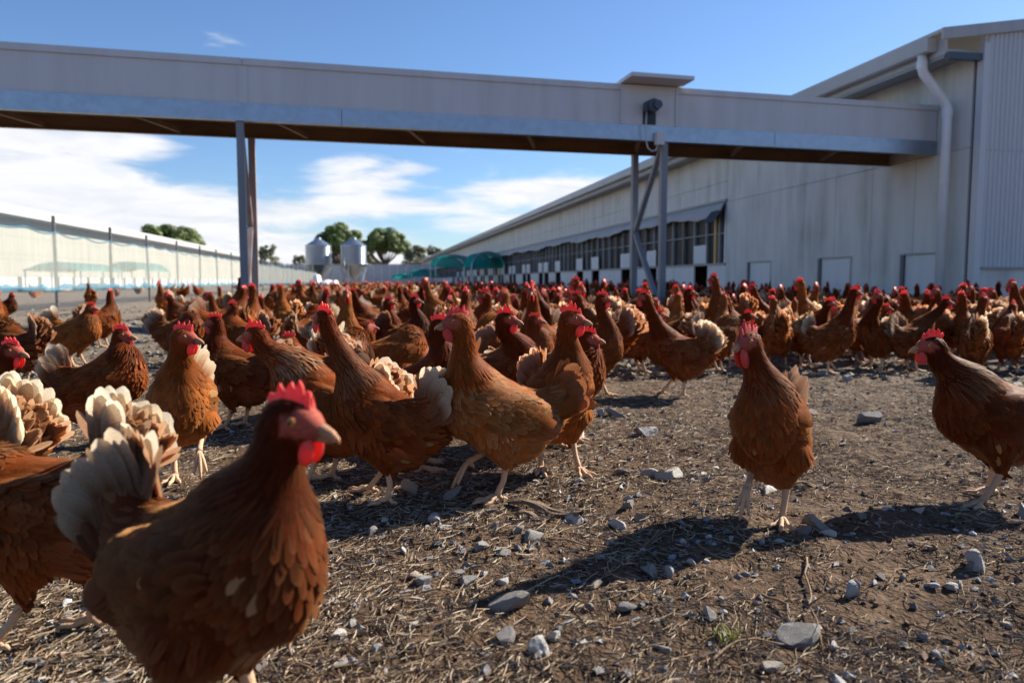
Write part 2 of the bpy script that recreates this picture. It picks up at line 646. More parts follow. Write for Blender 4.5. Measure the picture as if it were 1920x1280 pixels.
# ------------------------------------------------------------------ long poultry barn on the right
_cd = 9.2
BARN = Frame((1812 - 960) / 1404.6 * _cd, _cd, BARN_ANG)
# local x < 0 is the yard side of the long wall (wall face at x = 0), y runs along the barn


def build_barn():
    W = lambda px, py: BARN.hit_x(px, py, 0.0)
    e = thing('poultry_barn', 'long grey poultry barn with white gutter running along the right side', 'barn', BARN.o, BARN.a)
    L = 103.0
    eave = 3.16
    joint1 = W(1365, 378)[1]
    sill = W(1355, 494)[1]
    joint2 = joint1 + 0.42
    y_win = W(1362, 430)[0]
    win_top = joint1 - 0.02
    # --- front section: cement sheets, each a panel
    xs = [W(p, 420)[0] for p in (1812, 1758, 1713, 1681, 1633, 1565, 1507, 1454, 1404)] + [y_win]
    th = 0.03
    gap = 0.006
    pop = [(1690, 1757, 475), (1535, 1595, 482), (1402, 1445, 490)]
    pops = []
    for a, b, t in pop:
        y0, zt = W(b, t)
        y1, _ = W(a, t + 2)
        pops.append((min(y0, y1), max(y0, y1), zt))
    rng = random.Random(4)
    for i in range(len(xs) - 1):
        a, b = xs[i] + gap / 2, xs[i + 1] - gap / 2
        if b - a < 0.02:
            continue
        dx = rng.uniform(-0.004, 0.004)
        cuts = [(max(a, p0 - 0.02), min(b, p1 + 0.02), zt) for p0, p1, zt in pops if p0 < b and p1 > a]
        g = Geo()
        z1 = joint1 - gap / 2
        if not cuts:
            g.box(dx, th, a, b, 0.0, z1)
        else:
            c0, c1, zt = cuts[0]
            g.box(dx, th, a, b, zt, z1)
            if c0 - a > 0.01:
                g.box(dx, th, a, c0, 0.0, zt)
            if b - c1 > 0.01:
                g.box(dx, th, c1, b, 0.0, zt)
        part('wall_panel', g, M['cement'], e)
        g = Geo().box(rng.uniform(-0.003, 0.003), th, a, b, joint1 + gap / 2, eave)
        part('wall_panel', g, M['cement'], e)
    # backing behind the joints
    part('wall_backing', Geo().box(th + 0.002, th + 0.08, -0.02, y_win, 0.0, eave), M['dark'], e)
    # --- upper wall over the windows: long sheets in two rows
    y = y_win + gap
    k = 0
    while y < L:
        ln = 2.4 if y < 40 else 7.2
        y2 = min(L, y + ln)
        for za, zb in ((joint1, joint2), (joint2, eave)):
            if y > 45 and za > joint1:
                pass
            part('wall_panel', Geo().box(rng.uniform(-0.004, 0.003), th, y, y2 - gap, za + gap / 2, zb - gap / 2), M['cement'], e)
        y = y2
        k += 1
    part('wall_backing', Geo().box(th + 0.002, th + 0.05, y_win, L, joint1 - 0.15, eave), M['dark'], e)
    # --- window strip
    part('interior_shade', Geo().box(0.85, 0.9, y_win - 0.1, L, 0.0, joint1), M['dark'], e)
    part('window_screen', Geo().box(0.055, 0.058, y_win, L, sill, joint1), M['screen'], e)
    part('sill', Geo().box(-0.03, 0.06, y_win, L, sill - 0.03, sill + 0.012), M['mullion'], e)
    part('jamb', Geo().box(-0.01, 0.08, y_win, y_win + 0.07, sill, joint1), M['white'], e)
    # solid strip coloured yellow for daylight seen through the open end of the screen
    part('daylight_strip', Geo().box(-0.012, 0.04, W(1341, 450)[0] - 0.05, W(1341, 450)[0] + 0.03, sill + 0.01, joint1 - 0.12), mat_plain('daylight_yellow', (0.62, 0.40, 0.13), 0.6), e)
    # pop-hole pairs: dark opening below the sill, its white slide raised above it
    base = W(1313, 500)[0]
    holes = [W(p, 500)[0] for p in (1313, 1222, 1173, 1116, 1087, 1046, 1024)]
    d = 3.05
    while holes[-1] < 60:
        holes.append(holes[-1] + (1.05 if len(holes) % 2 else 2.6))
    hw = 0.34
    prev = y_win
    for i, h in enumerate(holes):
        w = hw if h < 12 else 0.42
        # white lower panels between the holes
        p0 = prev
        n = max(1, int(round((h - w - p0) / 1.2)))
        for q in range(n):
            a = p0 + (h - w - p0) * q / n
            b = p0 + (h - w - p0) * (q + 1) / n - 0.012
            if b > a + 0.05:
                part('skirt_panel', Geo().box(rng.uniform(0, 0.006), 0.035, a, b, 0.0, sill - 0.032), M['white'], e)
        zt = sill + 0.42
        if i < 26:
            part('slide_door', Geo().box(-0.022, -0.006, h - w * 0.95, h + w * 0.95, sill + 0.02, zt), M['white'], e)
        prev = h + w
    part('skirt_panel', Geo().box(0.0, 0.035, prev, L, 0.0, sill - 0.032), M['white'], e)
    # mullions
    yy = y_win + 0.30
    i = 0
    while yy < 70:
        wide = 0.075 if i % 4 == 3 else 0.045
        part('mullion', Geo().box(-0.015, 0.05, yy - wide / 2, yy + wide / 2, sill + 0.012, joint1), M['beige'] if i % 4 == 3 else M['mullion'], e)
        yy += 0.62 if yy < 30 else 1.24
        i += 1
    part('mid_rail', Geo().box(-0.004, 0.03, y_win + 0.08, L, sill + 0.62, sill + 0.64), M['mullion'], e)
    # --- rolled tarpaulin awning along the top of the windows
    def tarp(u, v):
        yq = y_win + 0.02 + u
        sag = 0.035 * math.sin(u * 1.9) + 0.03 * math.sin(u * 0.73 + 1) + 0.012 * math.sin(u * 7.1)
        drop = (0.27 + sag) * v
        out = -0.02 - 0.14 * math.sin(min(1, v) * 1.45) - 0.012 * math.sin(u * 11 + v * 6) * v
        return (out, yq, joint1 + 0.02 - drop)
    us = list(np.arange(0, 30, 0.11)) + list(np.arange(30, L - y_win, 1.0))
    g = Geo().grid(tarp, us, [0, 0.12, 0.3, 0.5, 0.7, 0.85, 1.0])
    aw = part('awning', g, M['tarp'], e, smooth=True)
    md = aw.modifiers.new('thick', 'SOLIDIFY')
    md.thickness = 0.008
    part('awning_rail', Geo().box(-0.05, -0.006, y_win - 0.03, L, joint1 + 0.012, joint1 + 0.06), M['mullion'], e)
    # hanging dark flap at the near end of the awning
    g = Geo()
    g.hexa([(-0.30, y_win + 0.0, joint1 - 0.42), (-0.03, y_win + 0.0, joint1 - 0.12), (-0.03, y_win + 0.45, joint1 - 0.14), (-0.30, y_win + 0.5, joint1 - 0.40),
            (-0.27, y_win + 0.0, joint1 - 0.38), (-0.03, y_win + 0.0, joint1 - 0.03), (-0.03, y_win + 0.45, joint1 - 0.03), (-0.27, y_win + 0.5, joint1 - 0.36)])
    part('awning_flap', g, M['black'], e)
    # --- pop doors in the front section
    for p0, p1, zt in pops:
        f = Geo()
        f.box(-0.012, 0.05, p0 - 0.028, p0, 0.0, zt + 0.02)
        f.box(-0.012, 0.05, p1, p1 + 0.028, 0.0, zt + 0.02)
        f.box(-0.014, 0.05, p0, p1, zt, zt + 0.022)
        fr = part('pop_door_frame', f, M['gutter'], e)
        part('pop_door', Geo().box(0.020, 0.030, p0 + 0.004, p1 - 0.004, 0.0, zt - 0.004), M['white'], e)
        part('pop_door_reveal', Geo().box(-0.006, 0.018, p1 - 0.06, p1 - 0.002, 0.0, zt - 0.002), M['motor'], e)
    # --- eave: soffit, fascia gutter and roof
    ov = 0.47
    part('soffit', Geo().box(-ov + 0.02, 0.03, -0.02, L, eave - 0.0, eave + 0.03), M['gutter'], e)
    gu = Geo()
    prof = [(-ov - 0.13, 3.20), (-ov - 0.13, 3.345), (-ov - 0.11, 3.36), (-ov - 0.02, 3.36), (-ov, 3.34), (-ov, 3.20), (-ov - 0.03, 3.185), (-ov - 0.10, 3.185)]
    V = [(x, yv, z) for yv in (0.10, L) for x, z in prof]
    n = len(prof)
    Q = [(k, (k + 1) % n, n + (k + 1) % n, n + k) for k in range(n)]
    T = []
    for k in range(1, n - 1):
        T += [(0, k + 1, k), (n, n + k, n + k + 1)]
    gu.add(V, Q, T)
    part('gutter', gu, M['gutter'], e)
    part('fascia', Geo().box(-ov + 0.002, -ov + 0.035, -0.03, L, eave - 0.035, 3.33), M['gutter'], e)
    part('eave_lip', Geo().box(-ov - 0.0, -0.28, -0.02, L, eave - 0.075, eave - 0.04), M['mullion'], e)
    slope = 0.15
    # roof: ribbed sheet over the whole width
    def roof_geo():
        g = Geo()
        Wd = 14.0
        P = [(-ov - 0.10, -0.06, 3.36), (Wd, -0.06, 3.36 + slope * (Wd + ov)), (Wd, L, 3.36 + slope * (Wd + ov)), (-ov - 0.10, L, 3.36)]
        g.hexa(P + [(a, b, c + 0.04) for a, b, c in P])
        return g
    part('roof', roof_geo(), M['roofw'], e)
    # --- gable end towards the camera: ribbed sheets
    gy = -0.10
    zt = lambda x: 3.30 + slope * (x + ov)
    n_rib = 92
    wv = 0.062
    zb = W(1830, 500)[1] if False else BARN.hit_y(1870, 501, gy)[1]
    prof = []
    x = 0.055
    while x < 6.2:
        prof += [(x, gy), (x + wv * 0.30, gy), (x + wv * 0.5, gy - 0.018), (x + wv * 0.8, gy - 0.018)]
        x += wv
    V, Q = [], []
    for (a, b) in prof:
        V.append((a, b, zb))
        V.append((a, b, zt(a)))
    for k in range(len(prof) - 1):
        Q.append((2 * k, 2 * k + 2, 2 * k + 3, 2 * k + 1))
    part('gable_sheet', Geo().add(V, Q), M['corr'], e)
    part('gable_backing', Geo().hexa([(0.03, gy + 0.012, 0.0), (6.2, gy + 0.012, 0.0), (6.2, gy + 0.1, 0.0), (0.03, gy + 0.1, 0.0),
                                      (0.03, gy + 0.012, zt(0.03)), (6.2, gy + 0.012, zt(6.2)), (6.2, gy + 0.1, zt(6.2)), (0.03, gy + 0.1, zt(0.03))]), M['cement'], e)
    part('corner_flashing', Geo().box(-0.012, 0.075, gy - 0.022, -0.022, 0.0, eave + 0.10).box(0.0, 0.045, -0.021, -0.004, 0.0, eave), M['corr'], e)
    # base course under the sheets
    part('base_rail', Geo().box(0.076, 6.2, gy - 0.028, gy - 0.004, zb - 0.02, zb + 0.006), M['mullion'], e)
    # screw heads along the girt
    g = Geo()
    zs = BARN.hit_y(1850, 282, gy)[1]
    for k in range(26):
        g.ball((0.085 + k * 0.062, gy - 0.022, zs), (0.006, 0.004, 0.006), 6, 4)
    tag(part('screw_row', g, M['black'], e), kind='stuff')
    # barge board on the gable
    P = [(-ov - 0.14, gy - 0.06, 3.255), (6.4, gy - 0.06, 3.255 + slope * 6.99), (6.4, gy - 0.03, 3.255 + slope * 6.99), (-ov - 0.14, gy - 0.03, 3.255)]
    part('barge_board', Geo().hexa([P[0], P[1], P[2], P[3]] + [(a, b, c + 0.13) for a, b, c in P]), M['gutter'], e)
    part('eave_bracket', Geo().box(-0.46, -0.02, -0.10, -0.03, 3.06, 3.14), M['motor'], e)
    # --- downpipe: elbow off the gutter, then straight down
    yd = BARN.hit_x(1771, 320, -0.15)[0]
    a = (-ov - 0.06, yd - 0.0, 3.20)
    pts = [a, (-ov - 0.06, yd - 0.0, 3.06), (-ov - 0.035, yd, 2.98), (-0.20, yd, 2.66), (-0.155, yd, 2.58), (-0.15, yd, 2.48), (-0.15, yd, 0.02)]
    part('downpipe', Geo().tube(pts, 0.056, 14), M['pipe'], e, smooth=True)
    part('pipe_collar', Geo().tube([(-0.15, yd, 2.57), (-0.15, yd, 2.47)], 0.063, 14), M['pipe'], e, smooth=False)
    part('pipe_collar', Geo().tube([(-ov - 0.06, yd, 3.12), (-ov - 0.06, yd, 3.03)], 0.063, 14), M['pipe'], e, smooth=False)
    return e


build_barn()


# ------------------------------------------------------------------ overhead egg conveyor
def build_conveyor():
    yR, zb = BARN.hit_x(1755, 291, -0.005)
    pR = BARN.world(-0.005, yR, 0)
    pL = at_height(0, 205, zb)
    dx, dy = pR.x - pL.x, pR.y - pL.y
    ang = math.atan2(dy, dx)
    F = Frame(pR.x, pR.y, ang)            # local x along (negative = towards the left), y across (positive = away)
    e = thing('egg_conveyor', 'grey clad overhead conveyor on steel legs running into the barn wall', 'conveyor', F.o, F.a)
    X = lambda px, py: F.hit_y(px, py, 0.0)
    zp = X(900, 219)[1]                    # bottom of the cladding
    ztop = X(900, 142)[1]
    x0 = X(0, 150)[0] - 5.0
    wd = 0.92
    cap = 0.055
    joints = [x0, x0 + 3.1, X(455, 150)[0], X(1168, 190)[0]]
    rng = random.Random(2)
    bx0, bx1 = X(1168, 190)[0], X(1265, 200)[0]
    sheets = [(joints[0], joints[1]), (joints[1], joints[2]), (joints[2], joints[3]), (bx1, -0.004)]
    for a, b in sheets:
        part('side_sheet', Geo().box(a + 0.004, b - 0.004, 0.0, 0.012, zp + 0.002, ztop), M['clad'], e)
        part('side_sheet', Geo().box(a + 0.004, b - 0.004, wd - 0.012, wd, zp + 0.002, ztop), M['clad'], e)
        part('cap_strip', Geo().box(a + 0.002, b - 0.002, -0.014, wd + 0.014, ztop, ztop + 0.012).box(a + 0.002, b - 0.002, -0.016, -0.004, ztop - cap, ztop + 0.002), M['clad'], e)
    part('joint_strip', Geo().box(joints[2] - 0.045, joints[2] + 0.045, -0.007, -0.001, zp + 0.004, ztop - cap - 0.002), M['clad'], e)
    # galvanised channel along the bottom, near and far side
    fl = Geo()
    for xa, xb in ((x0, X(640, 220)[0]), (X(640, 220)[0] + 0.006, X(1450, 265)[0]), (X(1450, 265)[0] + 0.006, -0.004)):
        g = Geo()
        g.box(xa, xb, -0.022, -0.016, zb, zp)
        g.box(xa, xb, -0.016, 0.045, zp - 0.006, zp - 0.001)
        g.box(xa, xb, -0.016, 0.045, zb, zb + 0.006)
        part('side_channel', g, M['galv'], e)
    part('far_channel', Geo().box(x0, 0.35, wd - 0.006, wd, zb - 0.01, zp).box(x0, 0.35, wd - 0.06, wd - 0.008, zb - 0.01, zb), M['brown'], e)
    part('floor_tray', Geo().box(x0, 0.35, 0.046, wd - 0.008, zp - 0.03, zp - 0.02), M['brown'], e)
    part('floor_tray_rib', Geo().box(x0, -0.004, 0.40, 0.46, zp - 0.09, zp - 0.032), M['brown'], e)
    xx = x0 + 0.7
    i = 0
    while xx < -0.4:
        g = Geo()
        dx2 = 0.30
        P0, P1 = (xx, 0.05), (xx + dx2, wd - 0.07)
        g.hexa([(P0[0], P0[1], zb + 0.01), (P0[0] + 0.04, P0[1], zb + 0.01), (P1[0] + 0.04, P1[1], zb + 0.01), (P1[0], P1[1], zb + 0.01),
                (P0[0], P0[1], zb + 0.06), (P0[0] + 0.04, P0[1], zb + 0.06), (P1[0] + 0.04, P1[1], zb + 0.06), (P1[0], P1[1], zb + 0.06)])
        part('cross_brace', g, M['brown'], e)
        xx += 1.35
        i += 1
    # drive box with hood
    part('drive_box', Geo().box(bx0 + 0.002, bx1 - 0.002, -0.018, 0.012, zp + 0.002, ztop + 0.011), M['clad'], e)
    part('drive_box_trim', Geo().box(bx0 - 0.03, bx0, -0.03, 0.0, zp + 0.003, ztop - 0.02), M['clad'], e)
    part('drive_box_trim', Geo().box(bx1, bx1 + 0.03, -0.03, 0.0, zp + 0.003, ztop - 0.02), M['clad'], e)
    part('drive_box_back', Geo().box(bx0 + 0.002, bx1 - 0.002, 0.014, wd, ztop - 0.2, ztop + 0.010), M['clad'], e)
    h = Geo()
    hx0, hx1 = bx0 - 0.03, bx1 + 0.08
    h.hexa([(hx0, -0.32, ztop + 0.024), (hx1, -0.32, ztop + 0.024), (hx1, wd + 0.1, ztop + 0.013), (hx0, wd + 0.1, ztop + 0.013),
            (hx0, -0.32, ztop + 0.066), (hx1, -0.32, ztop + 0.066), (hx1, wd + 0.1, ztop + 0.055), (hx0, wd + 0.1, ztop + 0.055)])
    part('hood', h, M['clad'], e)
    # opening, motor, cable, junction box
    mx, mz = X(1217, 205)
    part('motor_opening', Geo().box(mx - 0.085, mx + 0.075, -0.026, -0.019, zp + 0.01, mz + 0.05), M['black'], e)
    mo = Geo().tube([(mx - 0.02, -0.06, mz + 0.005), (mx - 0.02, -0.20, mz + 0.005)], 0.07, 16)
    mo.tube([(mx + 0.01, -0.20, mz + 0.005), (mx + 0.01, -0.235, mz + 0.005)], 0.05, 16)
    for k in range(5):
        mo.tube([(mx - 0.02, -0.085 - 0.022 * k, mz + 0.005), (mx - 0.02, -0.093 - 0.022 * k, mz + 0.005)], 0.078, 16)
    mo.box(mx - 0.10, mx - 0.02, -0.16, -0.06, mz - 0.05, mz + 0.05)
    tag(part('motor', mo, M['motor'], e), label='small electric motor sticking out of the conveyor drive box')
    jx, jz = X(1233, 262)
    part('junction_box', Geo().box(jx - 0.05, jx + 0.05, -0.085, -0.024, jz - 0.07, jz + 0.07), M['clad'], e)
    cx, cz = X(1207, 215)
    pts = [(mx - 0.075, -0.10, mz - 0.05), (mx - 0.085, -0.11, mz - 0.2), (mx - 0.08, -0.10, jz - 0.02), (mx - 0.05, -0.09, jz - 0.115), (mx + 0.0, -0.085, jz - 0.15),
           (jx - 0.06, -0.08, jz - 0.14), (jx - 0.03, -0.06, jz - 0.09), (jx - 0.03, -0.055, jz - 0.06)]
    part('cable', Geo().tube(pts, 0.009, 8), M['cable'], e, smooth=True)
    # legs with bracing
    def channel(g, x, y, z0, z1, w=0.09):
        g.box(x - w / 2, x + w / 2, y, y + 0.008, z0, z1)
        g.box(x - w / 2, x - w / 2 + 0.008, y + 0.008, y + 0.07, z0, z1)
        g.box(x + w / 2 - 0.008, x + w / 2, y + 0.008, y + 0.07, z0, z1)
    for k, (pxn, pyn) in enumerate(((463, 400), (1245, 400))):
        lx = X(pxn, pyn)[0]
        if k == 0:
            lx -= 0.045
        mats = M['rustpost'] if k == 0 else M['steelpost']
        g = Geo()
        channel(g, lx, 0.0, -0.02, zb + 0.002, 0.075)
        part('leg', g, M['steelpost'], e)
        g = Geo()
        channel(g, lx + (0.035 if k == 0 else 0.0), wd - 0.08, -0.02, zb - 0.012, 0.075)
        part('leg', g, mats, e)
        for (ya, za, yb, zbb) in ((0.09, 0.10, wd - 0.09, 1.02), (wd - 0.09, 1.05, 0.09, zb - 0.08)):
            g = Geo()
            g.hexa([(lx - 0.03, ya, za), (lx + 0.03, ya, za), (lx + 0.03, yb, zbb), (lx - 0.03, yb, zbb),
                    (lx - 0.03, ya, za + 0.07), (lx + 0.03, ya, za + 0.07), (lx + 0.03, yb, zbb + 0.07), (lx - 0.03, yb, zbb + 0.07)])
            part('brace', g, mats, e)
    return F


CONV = build_conveyor()


# ------------------------------------------------------------------ left: far shed, fence with shade cloth
def build_left():
    # far shed, sunlit, seen over and through the fence
    Yd = 31.0
    S = Frame((0 - 960) / 1404.6 * Yd, Yd, BARN_ANG)
    e = thing('poultry_shed', 'cream shed with white roof edge beyond the netted fence', 'shed', S.o, S.a)
    H = lambda px, py: S.hit_x(px, py, 0.0)
    zr = H(0, 385)[1]
    zf = H(0, 404)[1]
    zg = H(0, 420)[1]
    y0, y1 = -14.0, 82.0
    # wall as sheets
    y = y0
    rng = random.Random(8)
    z_holes = H(0, 519)[1]
    while y < y1:
        y2 = min(y1, y + 4.8)
        z = z_holes
        for zz in (z_holes + (zg - z_holes) * 0.45, z_holes + (zg - z_holes) * 0.8, zf):
            part('wall_sheet', Geo().box(-0.06 + rng.uniform(-.006, .006), 0.0, y, y2 - 0.02, z + 0.012, zz), M['cream'], e)
            z = zz
        y = y2
    part('wall_backing', Geo().box(-0.3, -0.07, y0, y1, 0, zf), M['beige'], e)
    # pop holes along the foot
    y = y0
    while y < y1:
        part('foot_panel', Geo().box(-0.06, 0.0, y, y + 1.55, 0, z_holes), M['white'], e)
        y += 2.35 if int(y * 3) % 2 else 2.0
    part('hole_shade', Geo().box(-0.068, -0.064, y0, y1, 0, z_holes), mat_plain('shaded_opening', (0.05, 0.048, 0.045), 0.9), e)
    part('eave_board', Geo().box(0.0, 0.35, y0, y1, zf - 0.02, zf), M['gutter'], e)
    g = Geo()
    P = [(0.45, y0, zf), (0.45, y1, zf), (-9, y1, zf + 1.3), (-9, y0, zf + 1.3)]
    g.hexa([P[0], P[3], P[2], P[1]][::-1][::-1] + [(a, b, c + (zr - zf)) for a, b, c in (P[0], P[3], P[2], P[1])])
    part('roof', g, M['roofw'], e)
    part('gutter', Geo().box(0.455, 0.58, y0, y1, zf + 0.02, zr - 0.01), M['roofw'], e)
    # shade awnings by the shed
    aw = mat_cloth('faded_green_canvas', (0.10, 0.27, 0.25), 0.85, 0.3)
    for k, (pa, pb, lab) in enumerate(((96, 186, 'faded green canvas shade beside the cream shed, left one behind the fence'),
                                      (232, 284, 'faded green canvas shade beside the cream shed, right one behind the fence'))):
        x_l = 2.2
        ya, za = S.hit_x(pa, 508, x_l)
        yb, zb = S.hit_x(pb, 508, x_l)
        zt = S.hit_x(pa + 30, 492, x_l)[1]
        t = thing('shade_awning', lab, 'awning', S.world(x_l, ya), S.a, 'green shades by the far shed')
        ln = yb - ya
        gA = Geo().grid(lambda u, v: (1.1 * math.cos(math.pi * v), ln * u, za + (zt - za) * math.sin(math.pi * v) * min(1, 6 * min(u, 1 - u) + 0.35)),
                        np.linspace(0, 1, 18), np.linspace(0, 1, 9))
        part('canopy', gA, aw, t, smooth=True)
        for u in (0.03, 0.5, 0.97):
            for s in (-1, 1):
                part('post', Geo().tube([(1.05 * s, ln * u, 0), (1.05 * s, ln * u, za)], 0.03, 6), M['galv'], t)
    # fence line
    p1 = at_height(108, 581, 0.0)
    Fn = Frame(p1.x, p1.y, BARN_ANG)
    f = thing('wire_fence', 'wire netting fence with steel posts along the left of the yard', 'fence', Fn.o, Fn.a)
    sp = 2.47
    ztop = Fn.hit_x(106, 406)[1]
    n0, n1 = -2, 22
    for k in range(n0, n1):
        lean = 0.02 * math.sin(k * 2.1)
        g = Geo()
        if k < 14:
            g.box(-0.02, 0.02, -0.02, 0.02, -0.05, ztop)
        else:
            g.box(-0.03, 0.03, -0.03, 0.03, -0.05, ztop)
        o = part('post', g, M['fpost'], f)
        o.location = (0, k * sp, 0)
        o.rotation_euler = (0.012 * math.sin(k * 3.3), lean, 0)
    # netting: crossing strands
    g = Geo()
    ya, yb = n0 * sp, 10 * sp
    pitch = 0.062
    hgt = ztop - 0.03
    wv = 0.0028
    cnt = int((yb - ya) / pitch)
    Vs, Qs = [], []
    b = 0
    for k in range(cnt):
        for s in (-1, 1):
            y_0 = ya + k * pitch
            y_1 = y_0 + s * hgt * 0.75
            x = 0.024 + 0.001 * s
            Vs += [(x, y_0 - wv, 0.02), (x, y_0 + wv, 0.02), (x, y_1 + wv, hgt), (x, y_1 - wv, hgt)]
            Qs.append((b, b + 1, b + 2, b + 3))
            b += 4
    g.add(Vs, Qs)
    tag(part('netting', g, M['galv'], f), kind='stuff')
    for zz in (ztop - 0.03, 0.75, 0.03):
        part('line_wire', Geo().box(0.026, 0.030, n0 * sp, n1 * sp, zz - 0.002, zz + 0.002), M['galv'], f)
    # shade cloth hung on the fence, sagging between ties, blue hems
    cl = mat_cloth('pale_shade_cloth', (0.40, 0.42, 0.38), 0.46, 0.30)
    hem_m = mat_cloth('blue_hem', (0.10, 0.25, 0.34), 0.75, 0.35)
    c = thing('shade_cloth', 'pale see-through shade cloth with blue hems hung on the fence', 'cloth', Fn.o, Fn.a)
    zc = Fn.hit_x(106, 436)[1]
    zlow = Fn.hit_x(108, 541)[1]
    def top(y):
        return zc - 0.055 * abs(math.sin(y * math.pi / (sp * 0.5) + 0.4 * math.sin(y))) - 0.02 * math.sin(y * 0.9)
    def low(y):
        return zlow + 0.010 * math.sin(y * 3.1) + 0.008 * math.sin(y * 7.7)
    ys = np.arange(n0 * sp, n1 * sp, 0.10)
    part('cloth', Geo().grid(lambda y, v: (0.05 + 0.02 * math.sin(y * 5 + v * 2) * (1 - v), y, low(y) * (1 - v) + top(y) * v), ys, np.linspace(0, 1, 6)), cl, c, smooth=True)
    part('top_hem', Geo().grid(lambda y, v: (0.055 + 0.02 * math.sin(math.pi * v), y, top(y) + 0.028 * v - 0.012), ys, (0, 0.5, 1)), hem_m, c, smooth=True)
    part('bottom_hem', Geo().grid(lambda y, v: (0.055 + 0.03 * math.sin(math.pi * v) + 0.01 * math.sin(y * 9), y, low(y) - 0.035 + (0.085 + 0.022 * math.sin(y * 6) + 0.012 * math.sin(y * 17)) * v), ys, (0, 0.33, 0.66, 1)), hem_m, c, smooth=True)
    return Fn, S


FENCE, SHED = build_left()


